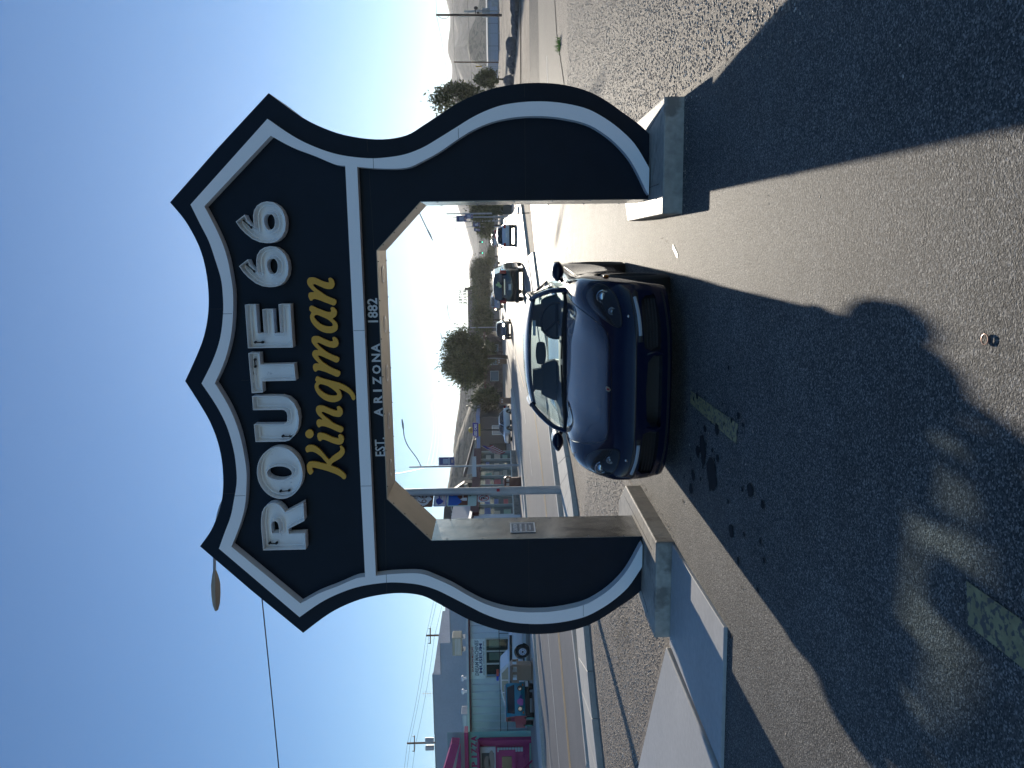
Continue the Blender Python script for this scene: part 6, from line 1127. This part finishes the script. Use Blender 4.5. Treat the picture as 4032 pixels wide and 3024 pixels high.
# ---------------------------------------------------------------- trees
M_leafA = mat('leaf_olive', (.075, .085, .035), .6, noise=(.9, .3), spec=.3); M_leafB = mat('leaf_light', (.13, .14, .055), .6, noise=(.9, .3), spec=.3); M_bark = mat('bark', (.07, .05, .035), .9, noise=(5., .25))
def tree(x, y, label, H, cz, rx, rz, n, leaf, trunk=.22, pal=(0, 1), name='tree', lean=0, squash=1, clumps=60, ry=None, group='trees', limbs=9, z0=None, spread=.22, top=0):
    z0 = hz(y)-.05 if z0 is None else z0; t = thing(name, label, 'tree', (x, y, z0), group=group); ry = ry or rx
    rs_ = np.random.default_rng(int(abs(x*31+y*17)*10)); mb = MB(); c = Vector((x, y, z0+cz)); ends = []
    mb.tube(smooth_path([(x, y, z0), (x+.05*rx, y, z0+cz*.35), (x+lean*.5, y, z0+cz*.8), (x+lean, y, z0+cz*1.1)], 3), [trunk*(1-.08*i) for i in range(10)], 8)
    for k in range(limbs):
        a = 2*PI*k/limbs+rs_.uniform(-.3, .3); e = (x+lean*.6+rx*.75*math.cos(a)*rs_.uniform(.5, 1), y+ry*.75*math.sin(a), z0+cz+rz*rs_.uniform(-.3, .75))
        s_ = (x+lean*.4, y, z0+cz*rs_.uniform(.45, .85)); mid = tuple((s_[i]*.5+e[i]*.5)+(0, 0, .12*rz)[i] for i in range(3)); mb.tube(smooth_path([s_, mid, e], 3), [trunk*.42*(1-.11*i) for i in range(7)], 5)
    mb.build('trunk', M_bark, t, world=True, smooth=True)
    # clumps spread through the crown, leaves spread through each clump
    u = rs_.normal(size=(clumps, 3)); u /= np.linalg.norm(u, axis=1)[:, None]; rad = rs_.uniform(.35, 1.0, clumps)**.6; cc = u*rad[:, None]; cc[:, 2] = np.where(cc[:, 2] < -.5, cc[:, 2]*.6, cc[:, 2])
    ci = rs_.integers(0, clumps, n); off = rs_.normal(size=(n, 3))*spread; p = cc[ci]+off
    P = np.stack([p[:, 0]*rx+x+lean, p[:, 1]*ry+y, p[:, 2]*rz+z0+cz], 1)
    outw = cc[ci]+rs_.normal(size=(n, 3))*.5+np.array([0, 0, .35]); outw /= np.linalg.norm(outw, axis=1)[:, None]
    side = np.cross(outw, rs_.normal(size=(n, 3))); side /= np.linalg.norm(side, axis=1)[:, None]+1e-9; L = leaf*rs_.uniform(.6, 1.5, (n, 1)); w = L*.30
    V = np.stack([P-side*w, P+outw*L*.5-side*w*.9, P+outw*L, P+outw*L*.5+side*w*.9], 1)
    light = rs_.uniform(0, 1, clumps)[ci]*.7+rs_.uniform(0, 1, n)*.3 > .55
    for sel, m_, nm in ((~light, (M_leafA, M_leafA)[0], 'crown'), (light, M_leafB, 'crown')):
        q = V[sel]; k = len(q); me = bpy.data.meshes.new(nm); me.vertices.add(k*4); me.vertices.foreach_set('co', (q.reshape(-1, 3)-np.array([x, y, z0])).reshape(-1)); me.loops.add(k*4); me.loops.foreach_set('vertex_index', np.arange(k*4, dtype=np.int32)); me.polygons.add(k); me.polygons.foreach_set('loop_start', np.arange(0, k*4, 4, dtype=np.int32)); me.update()
        me.materials.append(m_); o = bpy.data.objects.new(nm, me); COL.objects.link(o); o.parent = t
    return t
tree(-13.35, 95, 'big round dark green tree on the far sidewalk, in the middle of the opening', 8.2, 4.95, 3.35, 2.9, 26000, .26, .24, clumps=150, spread=.15, limbs=14)
tree(-12.0, 130, 'smaller round tree right of the big one, by the oncoming car', 5.4, 3.1, 2.3, 1.8, 9000, .26, .2, clumps=70)
tree(-9.6, 170, 'bushy tree in front of the hotel, beyond the motorcycle', 6.5, 3.9, 3.6, 2.1, 9000, .34, .25, clumps=70)
tree(-5.0, 180, 'wide dark tree mass left of the road, behind the black SUV', 6.5, 3.8, 2.9, 2.2, 9000, .34, .25, clumps=70)
tree(-2.5, 240, 'distant low tree at the end of the road', 4, 2.0, 3.0, 1.3, 3000, .4, .3, clumps=40)
tree(7.5, 260, 'distant trees where the road disappears under the hills', 4, 2.0, 4.5, 1.5, 3000, .4, .3, clumps=40)
tree(5.9, 108, 'rounded olive tree behind the hedge, nearest on the right verge', 4.6, 2.5, 1.9, 1.7, 8000, .24, .2, clumps=60)
tree(5.0, 128, 'second olive tree on the right verge', 4.6, 2.6, 1.7, 1.6, 6000, .26, .2, clumps=50)
tree(4.3, 150, 'third olive tree on the right verge, by the bent-arm light', 4.6, 2.6, 1.8, 1.5, 5000, .28, .2, clumps=50)
tree(13.7, 75, 'spiky tree standing against the sky outside the right leg', 7.2, 4.6, 1.35, 2.3, 3800, .26, .13, clumps=42, spread=.20, limbs=18)
tree(18.9, 92, 'cone-shaped juniper beside the spiky tree', 4.0, 1.9, .85, 1.1, 3000, .22, .12, clumps=30)
tree(-22.2, 112, 'light green bush behind the USED CARS sign', 4, 2.8, 1.8, 2.3, 3500, .3, .12, clumps=36)
tree(-15.8, 118, 'small bright bush at the edge of the stone shop', 3.5, 2.2, 1.5, 1.4, 3000, .26, .1, clumps=30)
# hedge foliage
rs_ = np.random.default_rng(4); n = 9000; P = np.stack([rs_.uniform(3.2, 8.2, n), rs_.uniform(74.6, 76.6, n), rs_.uniform(.8, 1.85, n)+.08*np.sin(rs_.uniform(0, 6, n))], 1); s_ = rs_.normal(size=(n, 3)); s_ /= np.linalg.norm(s_, axis=1)[:, None]; t_ = np.cross(s_, rs_.normal(size=(n, 3))); t_ /= np.linalg.norm(t_, axis=1)[:, None]
V = np.stack([P-s_*.06, P+t_*.04, P+s_*.06, P-t_*.04], 1); hedge = [o for o in bpy.data.objects if o.name == 'planter'][0]; me = bpy.data.meshes.new('foliage'); me.from_pydata((V.reshape(-1, 3)-np.array(hedge.location)).tolist(), [], np.arange(n*4).reshape(-1, 4).tolist()); me.materials.append(M_leafA); o = bpy.data.objects.new('foliage', me); COL.objects.link(o); o.parent = hedge
# trees that stand behind the camera's view only through their shade on the gravel at right
# ---------------------------------------------------------------- hills
M_hill = mat('scrub_hill', (.20, .17, .125), .95, noise=(.05, .25, .3), mixcol=((.085, .08, .05), .3, .50), bump=[('n', .25, 1.2)])
M_mtn = mat('far_mountain', (.16, .13, .11), .95, noise=(.012, .3, .06), bump=[('n', .08, 5.)])
def ridge(name, prof, Y, depth, m, label=None, rough=1., step=None, seed=0, foot=0, bushes=0):
    """a range of hills: prof gives crest (x, z) at distance Y; the slope falls towards the viewer over depth metres"""
    depth = min(depth, 2.6*max(p[1] for p in prof)); g = interp(prof); x0, x1 = prof[0][0], prof[-1][0]; nx = 220; ny = 14; vs = []; fs = []
    for j in range(ny+1):
        t = j/ny
        for i in range(nx+1):
            x = x0+(x1-x0)*i/nx; h = g(x); f_ = (t*t*(3-2*t)) if t <= 1 else 1
            nz = mnoise.fractal(Vector((x/Y*14+seed, t*3, seed)), .9, 2.1, 6)*.10*rough*h*(.25+t)*(1.1-t*.9) + mnoise.fractal(Vector((x/Y*60+seed, t*8, seed)), .9, 2.1, 3)*.012*rough*h
            rid = abs(mnoise.noise(Vector((x/Y*22+seed*2, t*1.2, 0))))*.16*h*rough*math.sin(PI*min(t, 1))
            vs.append((x*(1-(1-t)*depth/Y*.5), Y-depth*(1-t), foot+(h-foot)*f_+nz-rid))
    for i in range(nx+1): x = x0+(x1-x0)*i/nx; vs.append((x, Y+depth*.8, foot))
    for j in range(ny+1):
        for i in range(nx): a = j*(nx+1)+i; fs.append((a, a+1, a+nx+2, a+nx+1))
    mb = MB(); mb.add(vs, fs); o = mb.build(name, m, smooth='all'); o['kind'] = 'structure'; return o
ridge('hill', [(-360.0, 32.1), (-280.0, 37.7), (-208.0, 39.3), (-186.0, 38.5), (-174.0, 38.9), (-158.8, 38.9), (-142.0, 36.5), (-123.2, 33.5), (-102.8, 31.7), (-86.0, 28.1), (-60.0, 20.9), (-36.0, 12.9), (-16.0, 4.1)], 600, 360, M_hill, seed=3)
ridge('hill', [(-330.0, 10.0), (-260.0, 22.0), (-200.0, 25.5), (-163.0, 25.8), (-148.0, 25.4), (-120.0, 25.0), (-80.0, 20.0), (-50.0, 9.0), (-38.0, 1.0)], 300, 130, M_hill, seed=5)
ridge('hill', [(-126.0, 4.1), (-90.0, 13.1), (-63.3, 18.5), (-35.4, 20.3), (-17.1, 17.0), (-2.7, 18.2), (11.7, 20.0), (40.2, 27.5), (66.0, 29.9), (99.0, 25.1), (144.0, 19.1), (186.0, 10.1)], 750, 390, M_hill, seed=9)
ridge('hill', [(90.0, 4.7), (120.0, 8.9), (131.1, 11.0), (136.2, 18.2), (144.6, 20.3), (153.0, 19.7), (163.5, 15.5), (178.2, 11.0), (210.0, 8.9), (270.0, 10.1), (360.0, 7.1)], 600, 240, M_hill, seed=12)
ridge('mountain', [(-420.0, 37.1), (-270.0, 46.1), (-120.0, 52.7), (-63.6, 53.6), (-34.2, 54.5), (-22.5, 52.7), (-16.8, 49.7), (-5.4, 47.9), (23.7, 56.3), (45.3, 61.7), (81.0, 75.2), (126.0, 79.7), (180.0, 76.1), (240.0, 77.6), (308.7, 80.0), (336.6, 79.4), (357.9, 85.7), (383.4, 82.7), (414.9, 79.7), (446.1, 86.6), (510.0, 91.1), (630.0, 79.1), (780.0, 61.1)], 1500, 660, M_mtn, seed=15)
ridge('mountain', [(160.0, 20.3), (224.0, 42.7), (267.2, 57.4), (272.0, 54.2), (289.3, 50.3), (309.8, 54.8), (323.8, 55.1), (368.0, 49.1), (448.0, 52.3), (576.0, 29.9)], 1120, 448, M_mtn, seed=18)
# scrub along the near hill's skyline
rs_ = np.random.default_rng(8); mb = MB()
for i in range(110):
    x = rs_.uniform(-205, -115); mb.blob((x, 296+rs_.uniform(-4, 4), 25.3+rs_.uniform(-.6, .4)), rs_.uniform(.5, 1.3), .8, rs_.uniform(.5, 1.1), 6, 4, .2)
o = mb.build('hill_scrub', mat('scrub_bush', (.06, .06, .035), .9)); tag(o, 'small bushes dotted along the skyline of the near hill', 'bushes', kind='stuff')
# ---------------------------------------------------------------- the air between here and the hills
hb_ = MB(); hb_.box(-3200, 3200, -65, 3300, -1.5, 112); hz_o = hb_.build('haze', bpy.data.materials.new('haze_air')); hz_o['kind'] = 'stuff'
hm = hz_o.data.materials[0]; hm.use_nodes = True; n_ = hm.node_tree.nodes; n_.remove(n_['Principled BSDF']); pv = n_.new('ShaderNodeVolumePrincipled'); pv.inputs['Color'].default_value = (.90, .93, .97, 1); pv.inputs['Density'].default_value = HAZE; pv.inputs['Anisotropy'].default_value = .5
hm.node_tree.links.new(pv.outputs[0], n_['Material Output'].inputs['Volume'])
